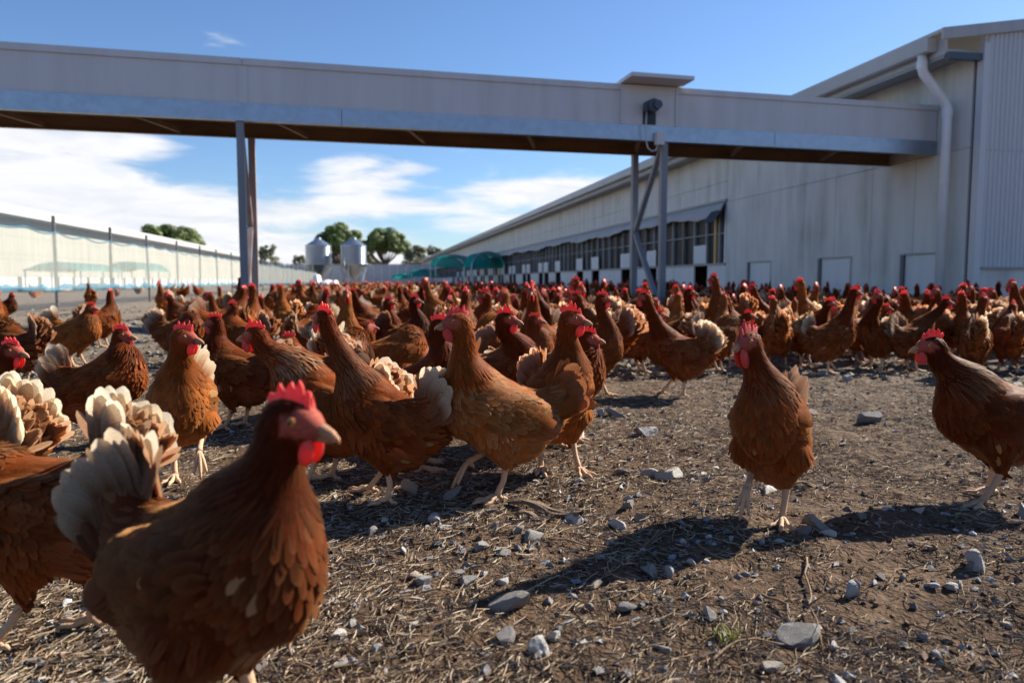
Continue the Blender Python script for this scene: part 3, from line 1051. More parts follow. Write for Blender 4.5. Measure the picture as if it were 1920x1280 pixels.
# ------------------------------------------------------------------ back of the yard: wall, silos, tarpaulin, shades
def build_back():
    D = 92.0
    pa, pb = at_depth(440, 497, D), at_depth(830, 497, D)
    zt = pa.z
    w = thing('sheet_wall', 'long pale grey sheet metal wall closing the far end of the yard', 'wall', (pa.x - 6, D, 0))
    ln = pb.x - pa.x + 14
    x = 0
    rng = random.Random(3)
    mw = mat_weathered('pale_sheet', (0.52, 0.53, 0.55), (0.40, 0.40, 0.40), 0.5, amount=0.4)
    while x < ln:
        part('sheet', Geo().box(x, x + 0.98, rng.uniform(-.02, .02), 0.1, 0, zt + rng.uniform(-.02, .02)), mw, w)
        x += 1.0
    part('top_rail', Geo().box(0, ln, -0.05, 0.12, zt + 0.03, zt + 0.12), M['gutter'], w)
    # silos
    D2 = 80.0
    gal = mat_plain('bright_galvanised', (0.40, 0.43, 0.46), 0.30, 0.9, 0.10, 3.0)
    for k, (pc, lab) in enumerate(((598, 'galvanised feed silo with cone top, left of the two by the trees'), (664, 'galvanised feed silo with cone top, right of the two by the trees'))):
        c = at_depth(pc, 527, D2)
        s = thing('feed_silo', lab, 'silo', (c.x, D2, 0), 0, 'feed silos at the end of the yard')
        zc0, zc1, za = at_depth(pc, 497, D2).z, at_depth(pc, 461, D2).z, at_depth(pc, 446, D2).z
        r = 23.0 / 1404.6 * D2
        nseg, nr = 28, 9
        # each cylinder ring a sheet of its own
        for i in range(nr):
            a, b = zc0 + (zc1 - zc0) * i / nr, zc0 + (zc1 - zc0) * (i + 1) / nr
            pr = [(r, a + 0.01), (r + 0.035, a + (b - a) * 0.25), (r + 0.035, a + (b - a) * 0.75), (r, b - 0.01)]
            g = Geo().grid(lambda u, v: (np.interp(v, range(4), [q[0] for q in pr]) * math.cos(u), np.interp(v, range(4), [q[0] for q in pr]) * math.sin(u), np.interp(v, range(4), [q[1] for q in pr])),
                           np.linspace(0, 2 * math.pi, nseg + 1), (0, 1, 2, 3))
            part('ring_sheet', g, gal, s, smooth=True)
        part('cone_roof', Geo().tube([(0, 0, zc1 - 0.02), (0, 0, zc1 + 0.03), (0, 0, za - 0.15), (0, 0, za)], [r + 0.05, r + 0.06, 0.32, 0.28], nseg), gal, s)
        part('hopper', Geo().tube([(0, 0, zc0), (0, 0, zc0 - 1.55)], [r - 0.02, 0.18], nseg), gal, s)
        for i in range(6):
            th = i * math.pi / 3 + 0.3
            part('leg', Geo().tube([(r * math.cos(th), r * math.sin(th), 0), (r * math.cos(th), r * math.sin(th), zc0 + 0.1)], 0.055, 6), gal, s)
            th2 = th + math.pi / 3
            part('brace', Geo().tube([(r * math.cos(th), r * math.sin(th), 0.1), (r * math.cos(th2), r * math.sin(th2), zc0 - 0.2)], 0.03, 5), gal, s)
    # white tarpaulin heaped at the end of the fence
    D3 = 46.0
    c = at_depth(612, 530, D3)
    tw = mat_plain('white_tarpaulin', (0.78, 0.78, 0.75), 0.55, 0, 0.06, 2.0)
    def tarpf(u, v):
        x = -0.85 + 1.6 * u
        h = (0.72 + 0.18 * math.sin(u * 9) * (1 - u)) * (1 - abs(v) ** 2.2) * (1.0 if u < 0.25 else 0.72 + 0.1 * math.sin(u * 14))
        return (x + 0.06 * math.sin(v * 5), 0.5 * v + 0.08 * math.sin(u * 11), max(0.0, h * min(1, 7 * u + 0.4) * min(1, 8 * (1 - u) + 0.25)))
    t = link('tarpaulin', Geo().grid(tarpf, np.linspace(0, 1, 26), np.linspace(-1, 1, 13)).mesh('tarpaulin', tw, True), None, (c.x, D3, 0.0))
    tag(t, 'white tarpaulin bundled at the far end of the fence', 'tarpaulin')
    # turquoise barrel shades along the barn
    can = mat_cloth('turquoise_shade_cloth', (0.03, 0.42, 0.38), 0.93, 0.45)
    units = [(884, 946, 501, 471, 41.0, 3.4, 'turquoise barrel-vaulted shade nearest along the barn'),
             (817, 886, 498, 477, 46.0, 4.5, 'turquoise barrel-vaulted shade left of and behind the nearest one'),
             (772, 822, 518, 504, 60.0, 6.0, 'low turquoise shade further along the barn'),
             (738, 776, 522, 512, 74.0, 8.0, 'farthest turquoise shade, leftmost along the barn')]
    for pl, pr, pb_, pt, Y, ln, lab in units:
        a, b = at_depth(pl, pb_, Y), at_depth(pr, pb_, Y)
        z0, z1 = a.z, at_depth(pl, pt, Y).z
        hw = (b.x - a.x) / 2
        s = thing('shade_shelter', lab, 'shade shelter', ((a.x + b.x) / 2, Y, 0), BARN.a, 'turquoise shades along the barn')
        g = Geo().grid(lambda u, v: (-hw * math.cos(math.pi * u), v * ln, z0 + (z1 - z0) * max(0.0, math.sin(math.pi * u)) ** 0.6 * (1 - 0.10 * math.sin(math.pi * v)) + 0.03 * math.sin(9 * u + 5 * v)),
                       np.linspace(0, 1, 15), np.linspace(0, 1, 7))
        part('canopy', g, can, s, smooth=True)
        for vv in (0.99,):
            g = Geo().grid(lambda u, v: (-hw * math.cos(math.pi * u) * 0.99, vv * ln, z0 + 0.99 * v * (z1 - z0) * math.sin(math.pi * u) - 0.02), np.linspace(0, 1, 13), (0.0, 0.5, 1))
            part('end_cloth', g, can, s, smooth=True)
        for uu in (-1, 1):
            for vv in (0.03, 0.97):
                part('post', Geo().tube([(hw * uu, vv * ln, 0), (hw * uu, vv * ln, z0)], 0.035, 6), M['galv'], s)
        for vv in (0.0, 1.0):
            part('hoop', Geo().tube([(-hw * math.cos(math.pi * q), vv * ln, z0 - 0.02 + (z1 - z0) * math.sin(math.pi * q)) for q in np.linspace(0, 1, 13)], 0.03, 6), M['galv'], s)


build_back()


# ------------------------------------------------------------------ trees behind
def mat_leaf():
    m, T = new_mat('tree_leaves')
    at = T.n('ShaderNodeAttribute', attribute_name='Col').outputs['Color']
    d = pbsdf(T, Base_Color=at, Roughness=0.6)
    t = T.n('ShaderNodeBsdfTranslucent', ins={'Color': at})
    fin(T, T.n('ShaderNodeMixShader', ins={0: 0.35, 1: d, 2: t}))
    return m


LEAF = mat_leaf()
BARK = mat_plain('tree_bark', (0.13, 0.10, 0.075), 0.9, 0, 0.3, 3.0)


def tree(label, px_c, px_w, py_top, py_bot, D, kind, seed, group):
    rng = np.random.RandomState(seed)
    c = at_depth(px_c, 527, D)
    zt, zbm = at_depth(px_c, py_top, D).z, at_depth(px_c, py_bot, D).z
    w = px_w / 1404.6 * D
    t = thing('umbrella_pine' if kind == 'pine' else 'gum_tree', label, 'tree', (c.x, D, 0), 0, group)
    h = zt - zbm
    nclump = 70 if kind == 'pine' else 30
    cl = []
    for k in range(nclump):
        a = rng.uniform(0, 2 * math.pi)
        rr = math.sqrt(rng.uniform(0, 1)) * 0.5
        if kind == 'pine':
            dome = math.sqrt(max(0, 1 - (rr / 0.5) ** 2.4))
            z = zbm + h * (0.20 + 0.66 * dome * rng.uniform(0.35, 1.0))
            r = w * rng.uniform(0.10, 0.17)
        else:
            z = zbm + h * rng.uniform(0.15, 0.92)
            rr *= 1.0 - 0.5 * (z - zbm) / h
            r = w * rng.uniform(0.08, 0.16)
        cl.append((rr * w * math.cos(a), rr * w * math.sin(a), z, r))
    # limbs
    g = Geo()
    hub = np.array([0, 0, zbm * 0.72])
    g.tube([(0, 0, -0.2), (0.05 * w, 0, zbm * 0.4), hub], [0.045 * w, 0.034 * w, 0.028 * w], 8)
    for k in range(0, nclump, 3):
        x, y, z, r = cl[k]
        mid = hub * 0.5 + np.array([x, y, z]) * 0.5 + np.array([0, 0, -0.05 * h])
        g.tube([hub, mid, (x, y, z)], [0.018 * w, 0.011 * w, 0.004 * w], 5)
    part('trunk', g, BARK, t, smooth=True)
    # leaves: little blades in clumps
    per = 250 if kind == 'pine' else 130
    N = per * nclump
    idx = np.repeat(np.arange(nclump), per)
    CL = np.array(cl)
    d = rng.normal(size=(N, 3))
    d /= np.linalg.norm(d, axis=1)[:, None]
    rad = CL[idx, 3] * rng.uniform(0.45, 1.08, N) ** 0.6
    P = CL[idx, :3] + d * rad[:, None] * np.array([1, 1, 0.72])
    s = w * (0.030 if kind == 'pine' else 0.030) * rng.uniform(0.6, 1.4, N)
    u = rng.normal(size=(N, 3))
    u /= np.linalg.norm(u, axis=1)[:, None]
    v = np.cross(d, u)
    v /= np.linalg.norm(v, axis=1)[:, None] + 1e-9
    u = np.cross(v, d)
    V = np.stack([P - u * s[:, None], P - v * s[:, None] * 0.5, P + u * s[:, None], P + v * s[:, None] * 0.5], 1).reshape(-1, 3)
    Q = np.arange(4 * N).reshape(-1, 4)
    base = np.array((0.105, 0.145, 0.034)) if kind == 'pine' else np.array((0.13, 0.14, 0.075))
    cc = base * (rng.uniform(0.65, 1.35, nclump)[idx] * rng.uniform(0.7, 1.3, N))[:, None]
    C = np.repeat(cc, 4, axis=0)
    tag(part('crown', Geo().add(V, Q, C=C), LEAF, t), kind='stuff')


GT = 'trees beyond the far wall'
tree('round-topped dark pine rising over the cream shed roof', 322, 108, 415, 480, 105, 'pine', 1, GT)
tree('broad green pine just behind the left silo', 637, 96, 414, 492, 112, 'pine', 2, GT)
tree('bright green dome-shaped pine to the right of the silos', 722, 88, 422, 486, 108, 'pine', 3, GT)
tree('thin small gum just right of the rusty conveyor leg', 505, 50, 458, 505, 100, 'gum', 4, GT)
tree('low shrubby gum between the conveyor leg and the left silo', 562, 32, 478, 503, 100, 'gum', 5, GT)
tree('loose grey-green gum right of the dome-shaped pine', 778, 62, 458, 505, 120, 'gum', 6, GT)
tree('low gum just clearing the far end of the barn roof', 815, 50, 460, 505, 126, 'gum', 7, GT)
tree('grey-green gum filling the gap below the two pines', 686, 60, 462, 505, 122, 'gum', 8, GT)

# ------------------------------------------------------------------ hens
def mat_plumage(name='plumage', tra=0.34):
    m, T = new_mat(name)
    at = T.n('ShaderNodeAttribute', attribute_name='Col').outputs['Color']
    uv = T.n('ShaderNodeAttribute', attribute_name='fuv').outputs['Vector']
    # barbs: fine streaks slanting off the shaft (u across, v along the feather)
    barb = T.noise(T.mapping(uv, scale=(5.0, 34.0, 3.0)), 1.0, 3.0, 0.6).outputs[0]
    f = T.ramp(barb, [(0.25, 0.70), (0.75, 1.28)])
    col = T.mix(1.0, at, f, 'MULTIPLY')
    bs = pbsdf(T, Base_Color=col, Roughness=0.58, Normal=bump(T, barb, 0.35, 0.0012), Sheen_Weight=0.45, Sheen_Roughness=0.35, Sheen_Tint=(1.0, 0.50, 0.20))
    bs.inputs['Specular IOR Level'].default_value = 0.07
    tr = T.n('ShaderNodeBsdfTranslucent', ins={'Color': col})
    fin(T, T.n('ShaderNodeMixShader', ins={0: tra, 1: bs, 2: tr}))
    return m


def mat_flesh():
    m, T = new_mat('comb_skin')
    at = T.n('ShaderNodeAttribute', attribute_name='Col').outputs['Color']
    tc = T.n('ShaderNodeTexCoord').outputs['Object']
    n = T.noise(tc, 900.0, 3.0, 0.6).outputs[0]
    b2 = T.noise(tc, 160.0, 3.0, 0.6).outputs[0]
    col = T.mix(1.0, at, T.ramp(n, [(0.3, 0.75), (0.7, 1.2)]), 'MULTIPLY')
    col = T.mix(T.ramp(b2, [(0.45, 0.0), (0.7, 0.55)]), col, (0.62, 0.20, 0.16))
    bs = pbsdf(T, Base_Color=col, Roughness=0.5, Normal=bump(T, n, 0.35, 0.001))
    tr = T.n('ShaderNodeBsdfTranslucent', ins={'Color': (0.95, 0.10, 0.06, 1)})
    fin(T, T.n('ShaderNodeMixShader', ins={0: 0.42, 1: bs, 2: tr}))
    return m


MP = mat_plumage()
MT = mat_plumage('tail_plumage', 0.62)
MF = mat_flesh()
ML = mat_col('leg_scales', 0.6, 0, 0.22, 420.0, 0.2, bmp=0.5)
ME = mat_col('eye_gloss', 0.08, 0, 0.02, 40.0, 0.6, bmp=0.0)
HEN_MATS = [MP, MF, ML, ME, MT]

RED = np.array((0.70, 0.075, 0.065))
SKIN = np.array((0.42, 0.105, 0.072))
HORN = np.array((0.44, 0.22, 0.12))
LEGC = np.array((0.56, 0.345, 0.205))
WHITE = np.array((0.88, 0.78, 0.60))


def smin(a, b, k):
    h = np.clip(0.5 + 0.5 * (b - a) / k, 0, 1)
    return b + (a - b) * h - k * h * (1 - h)


def sd_ell(P, c, r, M=None):
    q = P - c
    if M is not None:
        q = q @ M
    k0 = np.linalg.norm(q / r, axis=-1)
    k1 = np.linalg.norm(q / (r * r), axis=-1) + 1e-9
    return k0 * (k0 - 1.0) / k1


def sd_cone(P, a, b, ra, rb):
    ab = b - a
    t = np.clip(((P - a) @ ab) / (ab @ ab), 0, 1)
    d = np.linalg.norm(P - a - t[..., None] * ab, axis=-1)
    return d - (ra + (rb - ra) * t)


def roty(a):
    c, s = math.cos(a), math.sin(a)
    return np.array([[c, 0, s], [0, 1, 0], [-s, 0, c]])


def rotz(a):
    c, s = math.cos(a), math.sin(a)
    return np.array([[c, -s, 0], [s, c, 0], [0, 0, 1]])


_E = [(a, b) for a in range(8) for b in range(8) if a < b and bin(a ^ b).count('1') == 1]


def surfnets(F, org, h):
    s = F < 0
    nx, ny, nz = F.shape
    cs = [(i & 1, (i >> 1) & 1, (i >> 2) & 1) for i in range(8)]
    sub = lambda A, c: A[c[0]:nx - 1 + c[0], c[1]:ny - 1 + c[1], c[2]:nz - 1 + c[2]]
    cnt = sum(sub(s, c).astype(np.int8) for c in cs)
    act = (cnt > 0) & (cnt < 8)
    idx = np.argwhere(act)
    fv = [F[idx[:, 0] + c[0], idx[:, 1] + c[1], idx[:, 2] + c[2]] for c in cs]
    acc = np.zeros((len(idx), 3))
    n = np.zeros(len(idx))
    for a, b in _E:
        m = (fv[a] < 0) != (fv[b] < 0)
        t = np.where(m, fv[a] / np.where(m, fv[a] - fv[b], 1), 0)
        pa, pb = np.array(cs[a], float), np.array(cs[b], float)
        acc += np.where(m[:, None], pa + t[:, None] * (pb - pa), 0)
        n += m
    V = (idx + acc / n[:, None]) * h + org
    vid = -np.ones(act.shape, np.int64)
    vid[act] = np.arange(len(idx))
    Q = []
    for ax in range(3):
        u, v = (ax + 1) % 3, (ax + 2) % 3
        A = np.moveaxis(s, (ax, u, v), (0, 1, 2))
        B = np.moveaxis(vid, (ax, u, v), (0, 1, 2))
        d = A[:-1, 1:-1, 1:-1] != A[1:, 1:-1, 1:-1]
        w = np.argwhere(d)
        i, j, k = w[:, 0], w[:, 1] + 1, w[:, 2] + 1
        q = np.stack([B[i, j - 1, k - 1], B[i, j, k - 1], B[i, j, k], B[i, j - 1, k]], 1)
        inside = A[i, j, k]
        q[~inside] = q[~inside][:, ::-1]
        Q.append(q)
    Q = np.concatenate(Q)
    return V, Q[(Q >= 0).all(1)]


def vnormals(V, Q):
    n = np.cross(V[Q[:, 2]] - V[Q[:, 0]], V[Q[:, 3]] - V[Q[:, 1]])
    N = np.zeros_like(V)
    for k in range(4):
        np.add.at(N, Q[:, k], n)
    return N / (np.linalg.norm(N, axis=1)[:, None] + 1e-12), np.linalg.norm(n, axis=1)


def thin(P, r, rng):
    """greedy dart throwing: keeps points at least r apart"""
    order = rng.permutation(len(P))
    cells = {}
    keep = []
    C = np.floor(P / r).astype(int)
    r2 = r * r
    for i in order:
        c = C[i]
        ok = True
        p = P[i]
        for dx in (-1, 0, 1):
            for dy in (-1, 0, 1):
                for dz in (-1, 0, 1):
                    l = cells.get((c[0] + dx, c[1] + dy, c[2] + dz))
                    if l is not None:
                        d = p - l
                        if d[0] * d[0] + d[1] * d[1] + d[2] * d[2] < r2:
                            ok = False
                            break
                if not ok:
                    break
            if not ok:
                break
        if ok:
            cells[(c[0], c[1], c[2])] = p
            keep.append(i)
    return np.array(keep, int)


def feathers(G, p, n, d, L, W, lift, cc, ce, ct, rng, rows=5, cup=0.10, m=0):
    """overlapping vanes: root p, surface normal n, direction d; colours centre, edge, tip"""
    N = len(p)
    if N == 0:
        return
    d = d - n * np.sum(d * n, 1)[:, None]
    d /= np.linalg.norm(d, axis=1)[:, None] + 1e-9
    s = np.cross(n, d)
    if rows == 5:
        vs, ws = [0, 0.3, 0.65, 0.9, 1.0], [0.45, 0.92, 1.0, 0.66, 0.14]
    else:
        vs, ws = [0, 0.40, 0.82, 1.0], [0.5, 1.0, 0.82, 0.20]
    V = np.zeros((N, len(vs), 3, 3))
    C = np.zeros((N, len(vs), 3, 3))
    U = np.zeros((N, len(vs), 3, 3))
    NN = np.zeros((N, len(vs), 3, 3))
    r = rng.uniform(0, 60, N)
    for i, (v, w) in enumerate(zip(vs, ws)):
        up = lift * L * (v - 0.45 * v * v)
        base = p + d * (L * v)[:, None] + n * up[:, None]
        for j, u in enumerate((-1, 0, 1)):
            V[:, i, j] = base + s * (0.5 * W * w * u)[:, None] - n * (cup * W * w * abs(u) * 0.5)[:, None]
            NN[:, i, j] = n + 0.16 * s * u + d * 0.10
            k = v ** 2.2
            c = (ce if u else cc)
            C[:, i, j] = c * (1 - k) + ct * k
            U[:, i, j, 0] = u + r
            U[:, i, j, 1] = v + r * 1.37
            U[:, i, j, 2] = r
    nr = len(vs)
    f = []
    for i in range(nr - 1):
        for j in range(2):
            a = i * 3 + j
            f.append((a, a + 3, a + 4, a + 1))
    f = np.array(f)
    Q = (np.arange(N)[:, None, None] * (nr * 3) + f[None]).reshape(-1, 4)
    G.add(V.reshape(-1, 3), Q, C=C.reshape(-1, 3), U=U.reshape(-1, 3), m=m, N=NN.reshape(-1, 3))


def single_feather(p, d, n, L, W, cb, cm, ct, bend, seed, rows=8):
    """one long tail or flight feather, as its own vane with a rounded end"""
    d = np.asarray(d, float) / np.linalg.norm(d)
    n = np.asarray(n, float)
    n = n - d * n.dot(d)
    n /= np.linalg.norm(n)
    s = np.cross(n, d)
    V, C, U, N = [], [], [], []
    for i in range(rows):
        v = 1 - (1 - i / (rows - 1)) ** 1.6
        w = W * (0.30 + 0.75 * min(1, v * 2.0) ** 0.8) * math.sqrt(max(0.012, 1 - max(0, (v - 0.70) / 0.30) ** 2.2))
        b = np.asarray(p) + d * L * v + n * bend * L * v * v
        k = min(1, max(0, (v - 0.25) / 0.5))
        c0 = cb * (1 - k) + cm * k
        k2 = min(1, max(0, (v - 0.60) / 0.3))
        c = c0 * (1 - k2) + ct * k2
        for u in (-1, -0.5, 0, 0.5, 1):
            V.append(b + s * 0.5 * w * u - n * 0.04 * w * u * u)
            N.append(n + 0.22 * s * u + 0.1 * d)
            e = abs(u) * min(1, v * 1.6)
            C.append(c * (1 - 0.3 * e) + ct * 0.3 * e if u else c * 0.95)
            U.append((u + seed, v * 2.2 + seed * 1.3, seed))
    Q = [(i * 5 + j, i * 5 + j + 5, i * 5 + j + 6, i * 5 + j + 1) for i in range(rows - 1) for j in range(4)]
    return V, Q, C, (U, N)


COMB = [(-.026, .012), (-.034, .022), (-.031, .028), (-.024, .026), (-.023, .037), (-.019, .0385), (-.013, .028), (-.010, .042), (-.005, .044), (.001, .030), (.005, .041), (.0095, .041), (.013, .027), (.017, .032), (.021, .030), (.024, .016), (.029, .006)]


def hen_geo(P, lod=0):
    """All pieces of one hen in her own frame: x forward, z up, origin between the feet.
    lod 0: feathered in full, 1: coarser feathers, 2: few feathers, 3: bare silhouette"""
    rng = np.random.RandomState(P['seed'])
    bp = R(P.get('pitch', 10) + 10)
    RB = roty(-bp)                              # breast up
    piv = np.array((0, 0, 0.175))
    lz = P.get('lift', 0.0)
    B = lambda x, y, z: (np.array((x, y, z)) - piv) @ RB.T + piv + np.array((0, 0, lz))
    fat = P.get('fat', 1.0) * 0.76
    head = np.array(P['head'], float)
    hy, hp = R(P.get('hyaw', 0)), R(P.get('hpitch', -4))
    HM = rotz(hy) @ roty(-hp)
    hs = P.get('hsize', 1.0)
    tailp = R(P.get('tail', 52))
    # feet and hocks
    feet = P.get('feet', [(0.012, 0.040, 0.0), (-0.012, -0.040, 0.0)])
    hocks = []
    for (fx, fy, fz) in feet:
        side = 1 if fy > 0 else -1
        if fz > 0.03:
            hocks.append(np.array((fx - 0.055, side * 0.036, 0.085 + fz * 0.3)))
        else:
            hocks.append(np.array((0.45 * fx - 0.024, 0.5 * fy + side * 0.017, 0.078)))
    neck0 = B(0.068, 0, 0.215)
    hb = head - HM @ np.array((0.010, 0, 0.004))
    c1 = neck0 + np.array((0.028, 0, 0.070))
    c2 = hb + np.array((-0.012, 0, -0.055))
    ts = np.linspace(0, 1, 8)
    NC = np.array([(1 - t) ** 3 * neck0 + 3 * (1 - t) ** 2 * t * c1 + 3 * (1 - t) * t * t * c2 + t ** 3 * hb for t in ts])
    NR = np.interp(ts, [0, .2, .45, .7, 1], [0.050, 0.0385, 0.0260, 0.0205, 0.0182]) * P.get('neckw', 1.0)
    tb0, td = B(-0.10, 0, 0.225), np.array((-math.cos(tailp), 0, math.sin(tailp)))
    tb1 = tb0 + td * 0.06
    tn = np.cross(td, np.array((0, 1.0, 0)))
    TM = np.stack([td, np.array((0, 1.0, 0)), tn], 1)
    apex = B(-0.035, 0, 0.185)
    tw = math.sin(min(1.3, R(P.get('spread', 62) * 0.80)) / 2)

    def groups(X):
        torso = sd_ell(X, B(-0.005, 0, 0.192), np.array((0.112, 0.077 * fat, 0.079)), RB)
        torso = smin(torso, sd_ell(X, B(0.062, 0, 0.193), np.array((0.066, 0.067 * fat, 0.078)), RB), 0.03)
        belly = sd_ell(X, B(-0.058, 0, 0.165), np.array((0.074, 0.064 * fat, 0.066)), RB)
        sad = sd_ell(X, B(-0.088, 0, 0.222), np.array((0.062, 0.046, 0.046)), RB)
        sad = smin(sad, sd_cone(X, tb0, tb1, 0.034, 0.014), 0.03)
        sad = smin(sad, sd_ell(X, tb0 + td * 0.040, np.array((0.062, 0.021, 0.022 + 0.052 * tw)), TM), 0.03)
        th = None
        for i, s in ((0, 1), (1, -1)):
            side = 1 if feet[i][1] > 0 else -1
            hip = np.array((0.004, side * 0.033, 0.145 + lz))
            v = sd_cone(X, hip, hocks[i] + np.array((0.004, 0, 0.004)), 0.046, 0.0135)
            th = v if th is None else np.minimum(th, v)
        wg = None
        for s in (1, -1):
            WM = rotz(s * 0.10) @ roty(-bp + 0.16)
            v = sd_ell(X, B(-0.018, s * 0.062 * fat, 0.208), np.array((0.098, 0.023, 0.047)), WM)
            wg = v if wg is None else np.minimum(wg, v)
        nk = None
        for i in range(len(NC) - 1):
            v = sd_cone(X, NC[i], NC[i + 1], NR[i], NR[i + 1])
            nk = v if nk is None else smin(nk, v, 0.012)
        hd = sd_ell(X, head, np.array((0.029, 0.0185, 0.0205)) * hs, HM)
        hd = smin(hd, sd_ell(X, head + HM @ np.array((0.019, 0, -0.004)) * hs, np.array((0.0165, 0.0115, 0.0115)) * hs, HM), 0.01)
        return torso, belly, sad, th, wg, nk, hd

    h = (0.0080, 0.0105, 0.0140, 0.030)[lod]
    lo = np.array((-0.235, -0.115, 0.045))
    hi = np.array((max(0.18, head[0] + 0.06), 0.115, max(head[2] + 0.05, 0.37)))
    lo = np.minimum(lo, head - 0.06)
    hi = np.maximum(hi, head + 0.06)
    dims = np.ceil((hi - lo) / h).astype(int) + 1
    ax = [lo[i] + np.arange(dims[i]) * h for i in range(3)]
    X = np.stack(np.meshgrid(*ax, indexing='ij'), -1)
    g = groups(X)
    f = smin(g[0], g[1], 0.03)
    f = smin(f, g[2], 0.035)
    f = smin(f, g[3], 0.022)
    f = smin(f, g[5], 0.032)
    f = smin(f, g[4], 0.006)
    f = smin(f, g[6], 0.010)
    V, Q = surfnets(f, lo, h)
    N, fa = vnormals(V, Q)
    reg = np.argmin(np.stack(groups(V)), 0)
    hl = (V - head) @ HM / hs                       # head-local
    tone = P.get('tone', 0.5)
    dark, mid_, gold = np.array((0.078, 0.012, 0.0022)), np.array((0.275, 0.055, 0.0078)), np.array((0.52, 0.185, 0.038))
    base = dark + (mid_ - dark) * min(1, tone * 2) if tone < 0.5 else mid_ + (gold - mid_) * (tone - 0.5) * 2
    rc = np.array([base * 1.0, base * 1.25 + 0.015, base * 0.95, base * 1.10, base * 0.78, base * (0.62, 0.55, 0.5), base * (0.72, 0.62, 0.55)])
    pat = 1 + 0.5 * vnoise(V[:, 0] * 38 + P['seed'], V[:, 2] * 38 + V[:, 1] * 21, 5)
    VC = rc[reg] * 0.95 * pat[:, None]
    face = ((((hl[:, 0] - 0.015) / 0.0165) ** 2 + ((hl[:, 2] + 0.000) / 0.0130) ** 2 < 1.0) | ((hl[:, 0] > 0.018) & (hl[:, 2] > -0.019))) & (np.linalg.norm(hl, axis=1) < 0.045)
    bare = face.copy()
    fcol = SKIN * (0.75 + 0.5 * np.clip(hl[:, 2:3] * 20 + 0.5, 0, 1))
    VC[face] = fcol[face]
    out = {}
    b = Geo().add(V, Q, C=VC, U=np.stack([V[:, 0] * 40, V[:, 2] * 12, V[:, 1] * 40 + 0.1], 1))
    out['body'] = b
    # ---- feathers
    if lod < 3:
        F = Geo()
        k = (1.0, 1.5, 3.0)[lod]
        rowsN = 4
        # candidates spread over the faces
        prob = fa / fa.sum()
        nc = (22000, 7500, 2000)[lod]
        fi = rng.choice(len(Q), nc, p=prob)
        w = rng.dirichlet((1, 1, 1, 1), nc)
        cp = np.einsum('ij,ijk->ik', w, V[Q[fi]])
        cn = np.einsum('ij,ijk->ik', w, N[Q[fi]])
        cn /= np.linalg.norm(cn, axis=1)[:, None]
        cr = reg[Q[fi, 0]]
        cb = bare[Q[fi]].any(1)
        # flow
        t_dir = np.array((-1.0, 0, 0.05))
        # spec per region: spacing, length, width, lift
        spec = {0: (.0072, .028, .0108, .030), 1: (.0072, .028, .0095, .07), 2: (.0078, .044, .0115, .06), 3: (.0078, .024, .0105, .10),
                4: (.0092, .035, .0175, .05), 5: (.0052, .029, .0048, .05), 6: (.0040, .010, .0038, .05)}
        for rgn in range(7):
            sel = np.where((cr == rgn) & ~cb)[0]
            if len(sel) == 0:
                continue
            sp, L, W, lf = spec[rgn]
            keep = sel[thin(cp[sel], sp * k, rng)]
            p, n = cp[keep], cn[keep]
            m = len(p)
            if rgn in (0, 1):
                d = np.tile((-1.0, 0, -0.15), (m, 1))
                d[:, 2] -= 1.1 * np.clip((p[:, 0] - 0.02) / 0.08, 0, 1) + 0.25 * np.clip((0.2 - p[:, 2]) / 0.06, 0, 1)
            elif rgn == 2:
                wt = np.clip((-0.05 - p[:, 0]) / 0.09, 0, 1)[:, None]
                ra = p - apex
                ra /= np.linalg.norm(ra, axis=1)[:, None]
                d = (1 - wt) * np.array((-1.0, 0, -0.1)) + wt * ra
            elif rgn == 3:
                d = np.tile((-0.35, 0, -1.0), (m, 1))
            elif rgn == 4:
                d = np.tile((-1.0, 0, -0.22), (m, 1))
            else:
                j = np.argmin(np.linalg.norm(p[:, None] - NC[None], axis=2), 1)
                tg = np.gradient(NC, axis=0)
                d = -tg[j] + np.array((-0.006, 0, 0))
            d = d / (np.linalg.norm(d, axis=1)[:, None] + 1e-9)
            d = d + rng.normal(0, 0.085, (m, 3))
            Lr = L * rng.uniform(0.8, 1.2, m) * k ** 0.75
            Wr = W * rng.uniform(0.8, 1.2, m) * k ** 0.85
            if rgn == 5:
                tt = np.argmin(np.linalg.norm(p[:, None] - NC[None], axis=2), 1) / 7.0
                Lr *= 1.25 - 0.65 * tt
                Wr *= 1.25 - 0.5 * tt
            lr = lf * rng.uniform(0.5, 1.6, m)
            br = rng.uniform(0.70, 1.30, m) * (1 + 0.5 * vnoise(p[:, 0] * 30 + P['seed'] * 3, p[:, 2] * 30 + p[:, 1] * 25, 6))
            c = rc[rgn] * br[:, None]
            hk = P.get('hackle', 0.2)
            if rgn == 2:
                out_ = np.clip(((p - tb0) @ td - 0.035) / 0.06, 0, 1)[:, None] * P.get('white', 0.8) * 0.55
                c = c * (1 - out_) + np.array((0.50, 0.31, 0.15)) * out_ * br[:, None]
            if rgn == 5:
                low = np.clip(1.2 - tt * 1.3, 0, 1)[:, None] * rng.uniform(0.4, 1.0, (m, 1))
                pale = np.array((0.46, 0.25, 0.105)) * (1 - P.get('speck', 0)) + np.array((0.68, 0.46, 0.26)) * P.get('speck', 0)
                cc = c * (1 - hk * low) + pale * hk * low
                ce = c * 0.85
                ct = c * (1 - 0.7 * hk * low) + pale * 0.7 * hk * low
                if hk < 0.15:
                    cc, ce, ct = c * 0.8, c * 1.1, c * np.array((1.5, 1.25, 1.1))
            elif rgn == 6:
                cc, ce, ct = c * 0.9, c, c * 1.15
            else:
                lace = P.get('lace', 0.35) * rng.uniform(0.3, 1.5, (m, 1))
                pale = np.array((0.42, 0.23, 0.095))
                cc = c * 0.88
